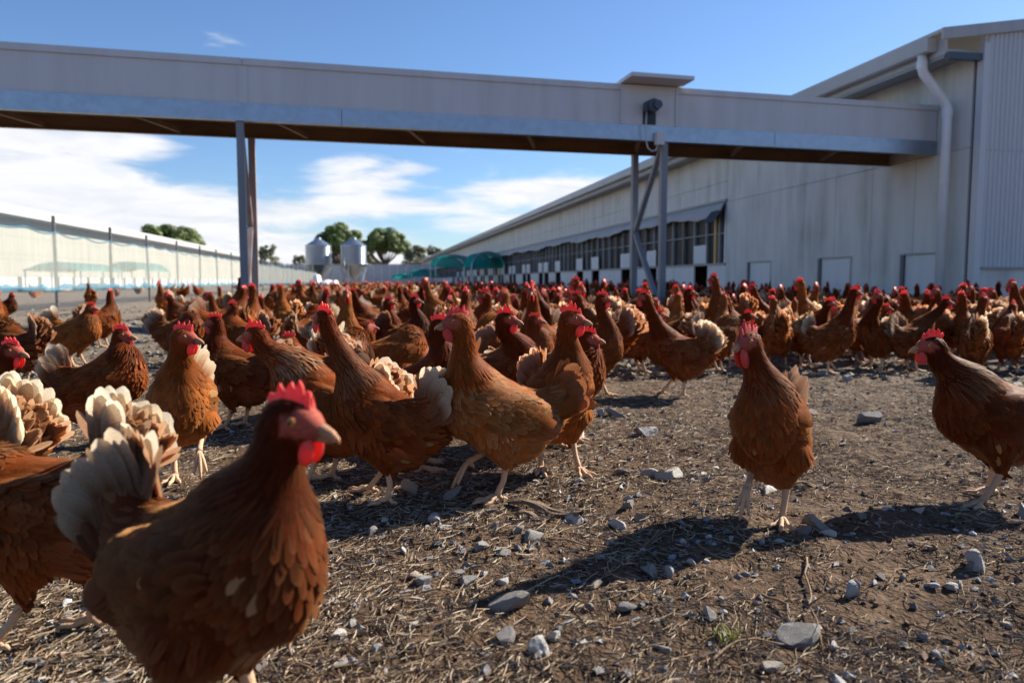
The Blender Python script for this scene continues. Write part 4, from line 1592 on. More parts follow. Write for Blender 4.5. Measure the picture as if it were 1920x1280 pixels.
                ce = c * (1 - 0.45 * lace) + pale * 0.45 * lace
                ct = c * (1 - 0.6 * lace) + pale * 0.6 * lace
                odd = rng.uniform(0, 1, m) < P.get('odd', 0.002)
                for q in (cc, ce, ct):
                    q[odd] = pale * 1.0
            feathers(F, p, n, d, Lr, Wr, lr, cc, ce, ct, rng, rowsN)
        # folded flight feathers on each wing
        Wg = []
        nf = (9, 6, 3)[lod]
        for s in (1, -1):
            Gw = Geo()
            for q in range(nf):
                v = q / max(1, nf - 1)
                root = B(0.012 - 0.050 * v, s * (0.081 + 0.004 * v) * fat, 0.178 + 0.048 * v)
                dd = RB @ np.array((-1.0, -s * (0.16 - 0.05 * v), -0.05 - 0.10 * v + 0.02))
                nn = np.array((0.10, s * 1.0, 0.30))
                c0 = base * 0.80 * rng.uniform(0.8, 1.15)
                Vf, Qf, Cf, Uf = single_feather(root, dd, nn, 0.098 + 0.02 * math.sin(3 * v), 0.026 * (1, 1.25, 2)[lod], c0 * 0.7, c0, c0 * 1.25 + 0.05 * P.get('lace', .35), -0.02, rng.uniform(0, 50), 8 if lod == 0 else 4)
                Gw.add(Vf, Qf, C=Cf, U=Uf[0], N=Uf[1])
            Wg.append(Gw)
        out['plumage'] = F
        out['wings'] = Wg
    # ---- tail: two leaning fans of long feathers
    tl = []
    nt = (12, 8, 5, 3)[lod]
    sprd = R(P.get('spread', 62) * 0.80)
    wh = P.get('white', 0.8)
    tl_len = P.get('tlen', 0.128) * 0.90
    for s in (1, -1):
        for q in range(nt):
            v = q / (nt - 1)
            a = tailp + sprd * (0.52 - v) + rng.normal(0, 0.05)
            y = s * (0.004 + 0.016 * v)
            root = tb0 + td * 0.030 + np.array((0.012 * (0.5 - v), y, -0.010 * v))
            dd = np.array((-math.cos(a), s * (0.07 + 0.18 * v) * P.get('fan', 1.0), math.sin(a)))
            nn = np.array((0.15 * math.sin(a), s * 1.0, 0.25))
            L = tl_len * (1.02 - 0.28 * v * v) * rng.uniform(0.94, 1.05)
            cb_ = base * rng.uniform(0.75, 1.0)
            cm = base * (1 - 0.6 * wh) * 1.15 + np.array((0.54, 0.31, 0.14)) * 0.6 * wh
            ct = base * 1.2 * (1 - wh) + (WHITE * rng.uniform(0.9, 1.0) - np.array((0, 0.05, 0.10)) * rng.uniform(0, 1)) * wh
            tl.append(single_feather(root, dd, nn, L * rng.uniform(0.92, 1.06), 0.036 * rng.uniform(0.8, 1.2) * (1, 1.2, 1.7, 2.2)[lod], cb_, cm, ct, 0.05, rng.uniform(0, 50), (8, 6, 4, 3)[lod]))
    out['tailf'] = tl
    if lod < 3:
        # soft coverts hiding the tail roots
        Fc = Geo()
        nc = (380, 110, 30)[lod]
        v = rng.uniform(0, 1, nc)
        s = np.where(rng.uniform(0, 1, nc) < 0.5, 1.0, -1.0)
        a = tailp + sprd * (0.60 - 1.15 * v) + rng.normal(0, 0.12, nc)
        along = rng.uniform(0.0, 0.075, nc) * P.get('cov', 1.0)
        root = tb0 + td * 0.01 + np.stack([-np.cos(a) * along, s * (0.014 + 0.024 * v - 0.10 * np.clip(along, 0, 1)), np.sin(a) * along - 0.008 * v], 1)
        n_ = np.stack([0.1 * np.sin(a), s, np.full(nc, 0.25)], 1)
        n_ /= np.linalg.norm(n_, axis=1)[:, None]
        d_ = np.stack([-np.cos(a), s * (0.05 + 0.15 * v), np.sin(a)], 1)
        kk = np.clip(along / 0.075, 0, 1)[:, None] * wh
        br = rng.uniform(0.75, 1.3, (nc, 1))
        c = (base * 1.05 * (1 - 0.5 * kk) + np.array((0.46, 0.27, 0.13)) * 0.5 * kk) * br
        e2 = c * 1.1 * (1 - 0.25 * kk) + WHITE * 0.25 * kk
        t2 = c * (1 - 0.55 * kk) + np.array((0.60, 0.44, 0.28)) * 0.55 * kk
        sz = (1, 1.5, 2.4)[lod]
        feathers(Fc, root, n_, d_, rng.uniform(0.042, 0.066, nc) * sz ** 0.5, rng.uniform(0.011, 0.017, nc) * sz, rng.uniform(0.01, 0.08, nc), c, e2, t2, rng, 5 if lod == 0 else 4)
        out['coverts'] = Fc
    # ---- head pieces
    H = lambda pts: (np.asarray(pts, float) * hs) @ HM.T + head
    cs = P.get('comb', 1.0) * 0.86
    cg = Geo()
    if lod < 2:
        top = []
        wob = rng.uniform(0.80, 1.15, 8)
        for i, (x, z) in enumerate(COMB):
            top.append((x * cs + rng.normal(0, 0.0008), (z - 0.006) * cs * wob[int(i * 8 / len(COMB))] + 0.006))
        Vc = []
        n = len(top)
        bend = rng.normal(0, 0.12)
        for s in (1, -1):
            for lv, tkn in ((0.0, 0.0052), (0.45, 0.0042), (0.8, 0.0030), (1.0, 0.0014)):
                for i, (x, z) in enumerate(top):
                    bx_ = -0.024 + 0.051 * i / (n - 1)
                    bz_ = 0.0125 + 0.004 * math.sin(math.pi * i / (n - 1)) - 0.010 * (i / (n - 1)) ** 2
                    zz = bz_ * (1 - lv) + z * lv
                    Vc.append((bx_ * (1 - lv) + x * lv, s * tkn + bend * max(0, zz - 0.012), zz))
        Qc = []
        for s in range(2):
            o = s * 4 * n
            for l in range(3):
                for i in range(n - 1):
                    q = (o + l * n + i, o + l * n + i + 1, o + (l + 1) * n + i + 1, o + (l + 1) * n + i)
                    Qc.append(q if s else q[::-1])
        for i in range(n - 1):
            Qc.append((3 * n + i, 3 * n + i + 1, 7 * n + i + 1, 7 * n + i))
        for e_ in (0, n - 1):
            for l in range(3):
                Qc.append((l * n + e_, (l + 1) * n + e_, 4 * n + (l + 1) * n + e_, 4 * n + l * n + e_))
        cg.add(H(Vc), Qc, C=RED * rng.uniform(0.85, 1.2), m=1)
    else:
        Vc = [(-.03, 0, .012), (-.03, 0, .034 * cs), (-.005, .005, .012), (-.005, -.005, .012), (-.002, 0, .044 * cs), (.026, 0, .008), (.022, 0, .030 * cs)]
        Tc = [(0, 2, 1), (0, 1, 3), (1, 2, 4), (1, 4, 3), (2, 5, 6), (2, 6, 4), (3, 6, 5), (3, 4, 6)]
        cg.add(H(Vc), None, Tc, C=RED * rng.uniform(0.85, 1.2), m=1)
    out['comb'] = cg
    wat = []
    ws = P.get('wattle', 1.0)
    for s in (1, -1):
        w_ = Geo()
        nu, nv = ((10, 7), (7, 5), (5, 3), (4, 3))[lod]
        w_.ball((0, 0, 0), (0.0095 * ws, 0.0034, 0.0155 * ws), nu, nv, C=RED * 0.9, m=1)
        w_.V[0] = H(w_.V[0] @ roty(0.25).T + np.array((0.0215, s * 0.0072, -0.0155 - 0.0095 * ws)))
        wat.append(w_)
    out['wattles'] = wat
    ears = []
    if lod < 2:
        for s in (1, -1):
            e_ = Geo().ball((0, 0, 0), (0.0062, 0.0028, 0.0085), 8, 6, C=SKIN * np.array((1.25, 1.3, 1.3)), m=1)
            e_.V[0] = H(e_.V[0] + np.array((-0.0085, s * 0.0165, -0.0085)))
            ears.append(e_)
    out['ears'] = ears
    eyes = []
    if lod < 2:
        for s in (1, -1):
            e_ = Geo().ball((0, 0, 0), (0.0048, 0.0048, 0.0048), 14, 10, m=3)
            v = e_.V[0]
            ang = np.arccos(np.clip(v[:, 1] * s / 0.0048, -1, 1))
            e_.C[0] = np.where((ang < 0.62)[:, None], np.array((0.006, 0.005, 0.004)), np.where((ang < 1.15)[:, None], np.array((0.48, 0.20, 0.035)), SKIN * 0.5))
            e_.V[0] = H(v + np.array((0.0105, s * 0.0145, 0.0030)))
            eyes.append(e_)
    out['eyes'] = eyes
    bk = Geo()
    nb = (8, 6, 4, 4)[lod]
    bp_ = [(0.024, 0, -0.003), (0.032, 0, -0.0035), (0.041, 0, -0.0055), (0.0475, 0, -0.009), (0.0495, 0, -0.0125)]
    bk.tube(H(bp_), np.array((0.0080, 0.0066, 0.0045, 0.0025, 0.0006)) * hs, nb, C=np.array([SKIN * 0.9, HORN * 0.75, HORN, HORN * 1.15, HORN * 1.2]), m=2)
    if lod < 2:
        bk.tube(H([(0.026, 0, -0.009), (0.036, 0, -0.0105), (0.0435, 0, -0.0115)]), np.array((0.0052, 0.0042, 0.0012)) * hs, nb, C=HORN * 0.8, m=2)
    out['beak'] = bk
    # ---- legs
    legs = []
    for i, (fx, fy, fz) in enumerate(feet):
        g_ = Geo()
        hk_ = hocks[i]
        ns = (9, 7, 5, 4)[lod]
        yaw = R(P.get('toe', (8, -8))[i])
        up = fz > 0.03
        an = np.array((fx, fy, fz + 0.011))
        mid = (hk_ + an) / 2 + np.array((-0.003, 0, 0))
        hip_in = hk_ + np.array((0.012, 0, 0.022))
        lc = LEGC * rng.uniform(0.85, 1.15)
        g_.tube([hip_in, hk_, hk_ * 0.75 + an * 0.25, mid, hk_ * 0.2 + an * 0.8, an], [0.0095, 0.0092, 0.0072, 0.0064, 0.0066, 0.0080], ns, C=lc, m=2)
        toes = [(0, 0.062), (0.48, 0.050), (-0.48, 0.050), (math.pi - 0.25 * (1 if fy > 0 else -1), 0.024)]
        for a_, ln in (toes if lod < 3 else []):
            d_ = np.array((math.cos(yaw + a_), math.sin(yaw + a_), 0))
            pts = []
            for tt_ in (0, 0.25, 0.5, 0.75, 0.92, 1.0):
                if up:
                    dn = 0.95 * tt_ ** 1.4
                    if abs(a_) > 2:
                        pts.append(an + d_ * ln * tt_ * 0.6 + np.array((0, 0, -ln * tt_ * 0.5)))
                    else:
                        pts.append(an + d_ * ln * tt_ * 0.62 + np.array((0, 0, -ln * dn)))
                else:
                    zz = 0.0095 * (1 - tt_) ** 1.5 + 0.0045 + (0.0022 * math.sin(tt_ * 9.5) if tt_ < 0.9 else 0) - (0.002 if tt_ == 1.0 else 0)
                    pts.append(np.array((fx, fy, fz)) + d_ * ln * tt_ + np.array((0, 0, zz)))
            cl_ = np.array([lc, lc, lc, lc, lc * 0.85, np.array((0.16, 0.12, 0.09))])
            g_.tube(pts, [0.0062, 0.0052, 0.0050, 0.0042, 0.0030, 0.0008], max(4, ns - 2), C=cl_, m=2)
        legs.append(g_)
    out['legs'] = legs
    return out


def hen_objects(P, lod, loc, rz, label, group, scale=1.0):
    """a hen with her pieces as children"""
    D = hen_geo(P, lod)
    e = thing('hen', label, 'hen', loc, rz, group)
    e.scale = (scale,) * 3
    b = part('body', D['body'], MP, e, smooth=True)
    tag(part('plumage', D['plumage'], MP, b, smooth=True), kind='stuff')
    for w in D['wings']:
        tag(part('wing', w, MP, e, smooth=True), kind='stuff')
    t = tag(part('tail', D['coverts'], MT, e, smooth=True), kind='stuff')
    if lod == 0:
        for V, Q, C, U in D['tailf']:
            part('tail_feather', Geo().add(V, Q, C=C, U=U[0], N=U[1]), MT, t, smooth=True)
    else:
        g = Geo()
        for V, Q, C, U in D['tailf']:
            g.add(V, Q, C=C, U=U[0], N=U[1])
        tag(part('tail_fan', g, MT, t, smooth=True), kind='stuff')
    part('comb', D['comb'], HEN_MATS, e, smooth=True)
    for w in D['wattles']:
        part('wattle', w, HEN_MATS, e, smooth=True)
    for w in D['ears']:
        part('earlobe', w, HEN_MATS, e, smooth=True)
    for w in D['eyes']:
        part('eye', w, HEN_MATS, e, smooth=True)
    part('beak', D['beak'], HEN_MATS, e, smooth=True)
    for w in D['legs']:
        part('leg', w, HEN_MATS, e, smooth=True)
    return e


def copy_tree(o, parent=None):
    c = o.copy()
    COL.objects.link(c)
    c.parent = parent
    for ch in list(o.children):
        copy_tree(ch, c)
    return c


def hen_single(P, lod):
    """a far hen as one mesh"""
    D = hen_geo(P, lod)
    g = Geo()
    g.merge(D['body'], m=0)
    if 'plumage' in D:
        g.merge(D['plumage'], m=0)
        g.merge(D['coverts'], m=4)
        for w in D['wings']:
            g.merge(w, m=0)
    for V, Q, C, U in D['tailf']:
        g.add(V, Q, C=C, U=U[0], N=U[1], m=4)
    for k in ('comb', 'beak'):
        g.merge(D[k])
    for k in ('wattles', 'legs'):
        for w in D[k]:
            g.merge(w)
    return g


OCC = []          # ground already taken: x, y, radius


def hero(foot, heading, eye, label, lod=0, scale=0.93, group='hens standing near the camera', hdir=None, **P):
    """foot: ground point of the hen in the photograph; heading in degrees (0 right, 90 away, 180 left, 270 towards us);
    eye: where her head shows, used to set how high and how far forward she holds it; hdir: direction her beak points"""
    g = at_height(foot[0], foot[1], 0.0)
    z0 = float(gz_soft(g.x, g.y)) + 0.002
    th = R(heading)
    fwd = np.array((math.cos(th), math.sin(th)))
    lat = np.array((-math.sin(th), math.cos(th)))
    reach = P.pop('reach', 0.105)
    Y = g.y + fwd[1] * reach * scale
    w = at_depth(eye[0], eye[1], Y)
    # stay in the plane that best allows the sideways offset seen: solve along the view for the forward/lateral split
    rel = np.array((w.x - g.x, w.y - g.y))
    hx, hyl = rel @ fwd / scale, rel @ lat / scale
    hx = min(max(hx, 0.045), 0.185)
    hyl = min(max(hyl, -0.045), 0.045)
    hz = min(max((w.z - z0) / scale, 0.20), 0.425)
    P['head'] = (hx, hyl, hz)
    if hdir is not None:
        P['hyaw'] = ((hdir - heading + 180) % 360) - 180
    P.setdefault('seed', int(abs(foot[0] * 7 + foot[1] * 13)) % 9973)
    o = hen_objects(P, lod, (g.x, g.y, z0), th, label, group, scale)
    OCC.append((g.x, g.y, 0.15))
    OCC.append((g.x - fwd[0] * 0.1, g.y - fwd[1] * 0.1, 0.12))
    return o

# ------------------------------------------------------------------ the hens one can tell apart
NEAR = 'hens standing near the camera'
LIFT_L = [(0.042, 0.034, 0.066), (-0.002, -0.026, 0.0)]
LIFT_R = [(-0.002, 0.026, 0.0), (0.042, -0.034, 0.066)]
STEP = [(0.045, 0.040, 0.0), (-0.045, -0.040, 0.0)]
STEP2 = [(-0.040, 0.042, 0.0), (0.045, -0.040, 0.0)]

hero((425, 1425), -30, (548, 788), 'largest hen in front at left, dark red with white-edged fanned tail', scale=0.95, hdir=-20, tone=0.08, hackle=0.22, white=0.62,
     tail=58, spread=74, tlen=0.122, lace=0.25, pitch=14, hpitch=-6, seed=11, fat=1.05, comb=0.92, wattle=0.85, odd=0.006)
hero((85, 1195), 174, (-90, 985), 'dark hen cut by the left frame edge, cream tail rising behind the largest hen', scale=0.86, tone=0.33, hackle=0.75, white=0.9, tail=66, spread=58,
     feet=STEP, seed=12, lace=0.3, tlen=0.135, pitch=-8)
hero((-85, 1060), 168, (-230, 850), 'cream fluffy tail of a hen leaving at the left frame edge', scale=0.9, tone=0.62, hackle=0.3, white=0.95, tail=64, spread=80, tlen=0.150, seed=13, lace=0.6)
hero((-62, 905), 8, (22, 658), 'brown hen looking in from the left edge, red comb and pale beak', tone=0.42, hackle=0.4, white=0.6, seed=14, hdir=-12, reach=0.12)
hero((350, 898), -72, (345, 632), 'golden brown hen facing the camera, head turned right, white tail behind her', tone=0.68, hackle=0.22, white=0.9, tail=62, spread=90, fan=1.8,
     hdir=-8, feet=LIFT_L, seed=15, lace=0.45, fat=1.02)
hero((205, 825), 12, (222, 628), 'dark-necked hen with upright pale tail, left of the golden hen', tone=0.40, hackle=0.15, white=0.75, pitch=18, tail=72, spread=34, seed=16, hdir=-6, lace=0.3)
hero((150, 692), 2, (171, 577), 'small pale brown hen walking right with fanned white tail at far left', tone=0.62, hackle=0.6, white=1.0, tail=58, spread=66, seed=17, hdir=-4)
hero((440, 800), 168, (402, 604), 'tall mahogany hen with stretched neck behind the largest hen', tone=0.22, hackle=0.1, white=0.3, tail=30, seed=18, hdir=175)
hero((598, 915), 165, (478, 628), 'hen with white-speckled neck turned away, between golden hen and tall hen', tone=0.50, hackle=0.85, speck=0.7, white=0.7, tail=40, seed=19, hdir=168, neckw=1.1, pitch=18)
hero((565, 800), 172, (543, 640), 'rusty hen with small red comb peering over the speckled hen', tone=0.45, hackle=0.3, white=0.5, seed=20, hdir=178)
hero((712, 945), 166, (607, 596), 'tall rust hen stretching her striped neck up to the left, centre left', scale=0.86, tone=0.40, hackle=0.55, speck=0.35, white=0.75, tail=64, spread=60, tlen=0.135, feet=STEP2,
     hdir=140, seed=21, pitch=20, lace=0.22, hpitch=8, reach=0.09, fat=1.04)
hero((795, 885), 20, (826, 612), 'dark hen between two centre hens, red wattles showing, facing right', tone=0.26, hackle=0.1, white=0.4, tail=50, spread=50, seed=22, hdir=-10, tlen=0.11)
hero((922, 944), 202, (857, 604), 'upright light brown hen with one foot raised, centre of the picture', tone=0.66, hackle=0.08, white=0.12, tail=38, spread=44, tlen=0.118, feet=LIFT_R,
     hdir=196, seed=23, pitch=16, lace=0.9, fat=1.04, reach=0.085)
hero((945, 842), -38, (926, 598), 'dark-necked hen facing right just behind the light brown centre hen', tone=0.33, hackle=0.08, white=0.4, seed=24, hdir=-14, reach=0.09)
hero((985, 748), -15, (1002, 600), 'hunched buff-necked hen facing right with short comb, behind centre group', tone=0.50, hackle=0.45, white=0.4, seed=25, hdir=-4)
hero((1050, 898), -72, (1072, 598), 'tall ginger hen facing right with feet together, right of centre hen', tone=0.60, hackle=0.22, white=0.4, seed=26, hdir=-14, lace=0.3, pitch=22,
     feet=[(0.02, 0.042, 0.0), (-0.02, -0.042, 0.0)], reach=0.085)
hero((1055, 843), -12, (1103, 634), 'hen with bright red face peeping out behind the tall ginger hen', tone=0.38, hackle=0.1, white=0.95, tail=10, seed=27, hdir=-10, wattle=1.25)
hero((1122, 742), -48, (1130, 560), 'upright hen facing right at the edge of the bare ground', tone=0.40, hackle=0.2, white=0.5, seed=28, hdir=-12, lod=0, pitch=18, reach=0.07)
hero((1205, 702), 25, (1238, 590), 'hen with pale fan tail turned from the camera, left of tall-necked hen', tone=0.33, hackle=0.1, white=0.85, tail=66, spread=60, seed=29, hdir=10, lod=1)
hero((1262, 738), 172, (1208, 556), 'tall-necked hen facing left with white and brown fan tail', tone=0.34, hackle=0.12, white=0.8, tail=62, spread=76, seed=30, hdir=186, lod=0, pitch=14, reach=0.10,
     feet=STEP2, tlen=0.135)
hero((1275, 690), -14, (1249, 542), 'dark upright hen behind the tall-necked hen', tone=0.22, hackle=0.1, white=0.8, seed=31, hdir=-10, lod=1, reach=0.06)
hero((1350, 702), 20, (1404, 592), 'grey-headed hen bending right behind the lone front hen', tone=0.42, hackle=0.7, white=0.7, seed=32, hdir=0, lod=1)
hero((1440, 990), 240, (1402, 640), 'lone hen striding towards the camera on one leg, pale tail upright', scale=0.90, tone=0.38, hackle=0.40, speck=0.3, white=0.5, tail=66, spread=40, feet=LIFT_R, hdir=216,
     seed=33, lace=0.28, pitch=20, hpitch=-8, wattle=1.35, comb=1.1, reach=0.07, tlen=0.125)
hero((1848, 938), 186, (1745, 648), 'dark mahogany hen at right edge standing side on, facing left', tone=0.13, hackle=0.35, speck=0.6, white=0.2, tail=40, feet=[(0.045, 0.045, 0.0), (-0.045, -0.045, 0.0)],
     hdir=182, seed=34, lace=0.15, pitch=8, reach=0.125, neckw=1.1, fat=1.05, odd=0.006)
hero((1560, 700), 8, (1603, 548), 'dark side-on hen facing right with pale fan tail, right middle', tone=0.30, hackle=0.1, white=0.7, tail=58, spread=60, seed=35, hdir=-2, lod=1, pitch=14, feet=STEP)
hero((1640, 690), 205, (1650, 556), 'dark red hen facing left behind the gap beside the right edge hen', tone=0.24, hackle=0.08, white=0.4, seed=36, hdir=188, lod=1)
hero((1712, 690), 18, (1778, 566), 'hen with white fan tail and dark back above the right edge hen', tone=0.26, hackle=0.3, white=0.95, tail=48, spread=62, seed=37, hdir=-6, lod=1)
hero((1825, 702), 62, (1845, 562), 'hen seen from behind with feathery pale rump, above the right edge hen', tone=0.52, hackle=0.5, white=0.85, tail=64, spread=60, seed=38, hdir=20, lod=1)
hero((1888, 698), 70, (1912, 575), 'pale-rumped hen cut by the right frame edge in the second row', tone=0.48, hackle=0.3, white=0.8, tail=68, spread=44, seed=39, hdir=30, lod=1)
hero((1440, 655), 160, (1410, 540), 'tall light brown hen facing left behind the lone front hen', tone=0.50, hackle=0.1, white=0.6, seed=40, hdir=180, lod=1, pitch=18)
hero((1500, 655), 100, (1515, 560), 'pale feathered rump of a hen walking away, right middle', tone=0.58, hackle=0.3, white=0.9, tail=62, seed=41, hdir=80, lod=1)
hero((718, 690), -12, (718, 566), 'plump hen facing right between the centre hens and far crowd', tone=0.34, hackle=0.12, white=0.5, tail=20, seed=42, hdir=-8, lod=1, fat=1.1, pitch=12, reach=0.06)
hero((770, 700), -25, (765, 563), 'very dark hen beside the plump hen, head up to the right', tone=0.10, hackle=0.2, white=0.2, seed=43, hdir=-10, lod=1, reach=0.05)
hero((660, 705), 8, (694, 612), 'low crouching hen with white fan tail left of the plump hen', tone=0.28, hackle=0.1, white=1.0, tail=60, spread=80, seed=44, hdir=-5, lod=1)
hero((655, 770), 75, (655, 640), 'hen hidden but for her bright white fan tail behind the striped-neck hen', tone=0.4, hackle=0.3, white=1.0, tail=72, spread=86, seed=45, tlen=0.14, fan=1.6, hdir=80, lod=0)
hero((745, 760), 20, (790, 680), 'ginger-backed hen bending down with white tail tip, between two centre hens', tone=0.55, hackle=0.3, white=0.95, tail=34, spread=40, seed=46, hdir=0, lod=0)
hero((12, 606), 15, (22, 553), 'nearly black hen standing at the far left edge by the fence', tone=0.0, hackle=0.0, white=0.0, seed=47, hdir=0, lod=1, group='hens on the left of the yard')
hero((450, 700), 168, (440, 575), 'slender dark-necked hen facing left below the rusty conveyor leg', tone=0.36, hackle=0.45, white=0.3, seed=48, hdir=175, lod=1)
hero((345, 690), -8, (350, 602), 'dark hen whose red comb shows just behind the golden hen', tone=0.28, hackle=0.2, white=0.6, seed=49, hdir=-12, lod=1)
hero((365, 606), 10, (386, 552), 'hen with white tail facing right on the open ground by the fence', tone=0.55, hackle=0.3, white=1.0, seed=50, hdir=5, lod=1, group='hens on the left of the yard')
hero((30, 735), 160, (8, 660), 'dark-backed hen with tan tail behind the one at the left edge', tone=0.15, hackle=0.3, white=0.3, seed=51, tail=60, lod=1, hdir=180)

# ------------------------------------------------------------------ the flock
def blocked(x, y, r):
    for a, b, c in OCC:
        if (a - x) ** 2 + (b - y) ** 2 < (r + c) ** 2:
            return True
    return False


def rand_pose(rs, seed):
    feed = rs.uniform() < 0.09
    hd = (rs.uniform(0.065, 0.115), rs.uniform(-0.02, 0.02), rs.uniform(0.345, 0.415))
    if feed:
        hd = (0.17, 0.0, rs.uniform(0.20, 0.28))
    return dict(seed=seed, head=hd, hyaw=rs.uniform(-55, 55), tone=float(np.clip(rs.normal(0.43, 0.24), 0.0, 0.95)), hackle=rs.uniform(0, 0.6),
                white=rs.uniform(0.25, 1.0), tail=rs.uniform(38, 72), spread=rs.uniform(40, 80), lace=rs.uniform(0.15, 0.5), pitch=rs.uniform(4, 22),
                feet=[(rs.uniform(-.02, .04), .045, 0.0), (rs.uniform(-.04, .02), -.045, 0.0)], fat=rs.uniform(0.95, 1.06))


LAND = [(-999, 300, 'by the netted fence'), (300, 445, 'left of the rusty leg'), (445, 520, 'below the rusty leg'), (520, 580, 'right of the rusty leg'),
        (580, 632, 'below the left silo'), (632, 700, 'below the right silo'), (700, 800, 'below the far pine'), (800, 880, 'below the turquoise shades'),
        (880, 960, 'right of the turquoise shades'), (960, 1040, 'below the far windows'), (1040, 1120, 'below the middle windows'), (1120, 1195, 'left of the braced leg'),
        (1195, 1260, 'below the braced leg'), (1260, 1340, 'below the near windows'), (1340, 1400, 'right of the last window'), (1400, 1460, 'below the smallest pop door'),
        (1460, 1530, 'left of the middle pop door'), (1530, 1600, 'below the middle pop door'), (1600, 1690, 'right of the middle pop door'), (1690, 1745, 'left of the downpipe'),
        (1745, 1800, 'below the downpipe'), (1800, 1860, 'below the barn corner'), (1860, 2999, 'by the right edge')]


def flock_label(P, x, y, px, a, taken):
    """what one sees: colour, tail, facing, row and the landmark behind"""
    t = P['tone']
    col = 'dark mahogany' if t < 0.27 else 'reddish brown' if t < 0.40 else 'rusty' if t < 0.52 else 'light ginger'
    tail = 'white-tailed' if P['white'] > 0.7 else 'pale-tailed' if P['white'] > 0.45 else 'brown-tailed'
    d = math.degrees(a) % 360
    face = 'facing right' if d < 45 or d >= 315 else 'facing away' if d < 135 else 'facing left' if d < 225 else 'facing us'
    row = 'second row' if y < 4.0 else 'third row' if y < 4.7 else 'middle rows' if y < 6.0 else 'back rows' if y < 8.5 else 'last rows'
    land = next(l for p, q, l in LAND if p <= px < q)
    lab = '%s %s hen %s, %s, %s' % (col, tail, face, row, land)
    grp = 'hens in the %s, %s' % (row, land)
    taken[lab] = taken.get(lab, 0) + 1
    return lab, grp


def build_flock():
    rs = np.random.RandomState(77)
    pts = []
    # world region: density by place. The crowd stands thick between the camera row and the barn, thin to the left.
    tries = 0
    while tries < 60000 and len(pts) < 262:
        tries += 1
        u = rs.uniform()
        Y = 3.15 + (u ** 1.7) * 10.5
        px = rs.uniform(-60, 1990)
        x = (px - 960) / 1404.6 * Y
        # keep off the barn
        q = (Vector((x, Y, 0)) - BARN.o)
        if q.dot(BARN.ex) > -0.35:
            continue
        if px < 330:
            dens = 0.05 if Y > 4.2 else 0.0
        elif px < 560:
            dens = 0.22 if Y > 3.6 else 0.0
        elif px < 820:
            dens = 0.45
        elif px < 1120:
            dens = 0.85
        else:
            dens = 1.0 if Y > 3.75 else 0.0
        if px < 700 and Y > 9 and rs.uniform() > 0.5:
            continue
        if rs.uniform() > dens:
            continue
        # fence side
        qf = (Vector((x, Y, 0)) - FENCE.o)
        if qf.dot(FENCE.ex) < 0.25:
            continue
        r = 0.085 if px > 820 else 0.11
        if blocked(x, Y, r):
            continue
        OCC.append((x, Y, r))
        pts.append((x, Y, px))
    pts.sort(key=lambda t: t[1])
    # pools of hens to copy
    mids, fars = [], []
    for k in range(18):
        mids.append(rand_pose(rs, 500 + k))
    farp = [rand_pose(rs, 600 + k) for k in range(18)]
    taken = {}
    for k in range(18):
        fars.append(hen_single(farp[k], 2).mesh('hen', HEN_MATS, True))
    protos = [None] * 18
    made = []
    for i, (x, y, px) in enumerate(pts):
        z = float(gz_soft(x, y)) + 0.003
        a = rs.uniform(0, 2 * math.pi)
        s = rs.uniform(0.88, 1.08)
        lab, grp = flock_label(mids[i % 18] if y < 5.2 else farp[i % 18], x, y, px, a, taken)
        if y < 5.2:
            k = i % 18
            if protos[k] is None:
                protos[k] = hen_objects(mids[k], 1, (x, y, z), a, lab, grp, s)
                made.append((protos[k], px))
                continue
            o = copy_tree(protos[k])
            o['label'], o['group'] = lab, grp
        else:
            o = tag(link('hen', fars[i % 18]), lab, 'hen', grp)
        made.append((o, px))
        o.location = (x, y, z)
        o.rotation_euler = (0, 0, a)
        o.scale = (s, s, s * rs.uniform(0.95, 1.05))
    same = {}
    for o, px in made:
        same.setdefault(o['label'], []).append((px, o))
    for l in same.values():
        if len(l) in (2, 3):
            l.sort(key=lambda t: t[0])
            for w, (_, o) in zip(('left one', 'right one') if len(l) == 2 else ('left one', 'middle one', 'right one'), l):
                o['label'] = o['label'] + ', ' + w
    # beyond: too many and too small to tell apart
    pool = [hen_single(rand_pose(rs, 700 + k), 3) for k in range(8)]
    g = Geo()
    n = 0
    tries = 0
    while n < 400 and tries < 30000:
        tries += 1
        al = 3.0 + rs.uniform() ** 1.5 * 62.0
        ac = -0.5 - abs(rs.normal(0, 1)) * (3.0 + al * 0.085)
        p = BARN.world(ac, al)
        if p.y < 11.5 or (p - FENCE.o).dot(FENCE.ex) < 0.5:
            continue
        if al > 38 and ac > -3.2 and rs.uniform() < 0.6:
            continue
        a = rs.uniform(0, 2 * math.pi)
        Mx = Matrix.Translation(p) @ Matrix.Rotation(a, 4, 'Z') @ Matrix.Scale(rs.uniform(0.95, 1.1), 4)
        g.merge(pool[n % 8], mat=Mx)
        n += 1
    # a scatter beyond the fence and over the left yard
    for k in range(70):
        al = rs.uniform(2, 55)
        ac = rs.uniform(-2.5, 9.0)
        p = FENCE.world(ac, al)
        if p.y < 11.5 and ac > 0:
            continue
        Mx = Matrix.Translation(p) @ Matrix.Rotation(rs.uniform(0, 6.28), 4, 'Z')
        g.merge(pool[k % 8], mat=Mx)
    tag(part('flock', g, HEN_MATS, smooth=True), 'distant mass of brown hens along the barn, too far to tell apart', 'hens', kind='stuff')


build_flock()

# ------------------------------------------------------------------ litter, stones and sticks on the ground
import bmesh


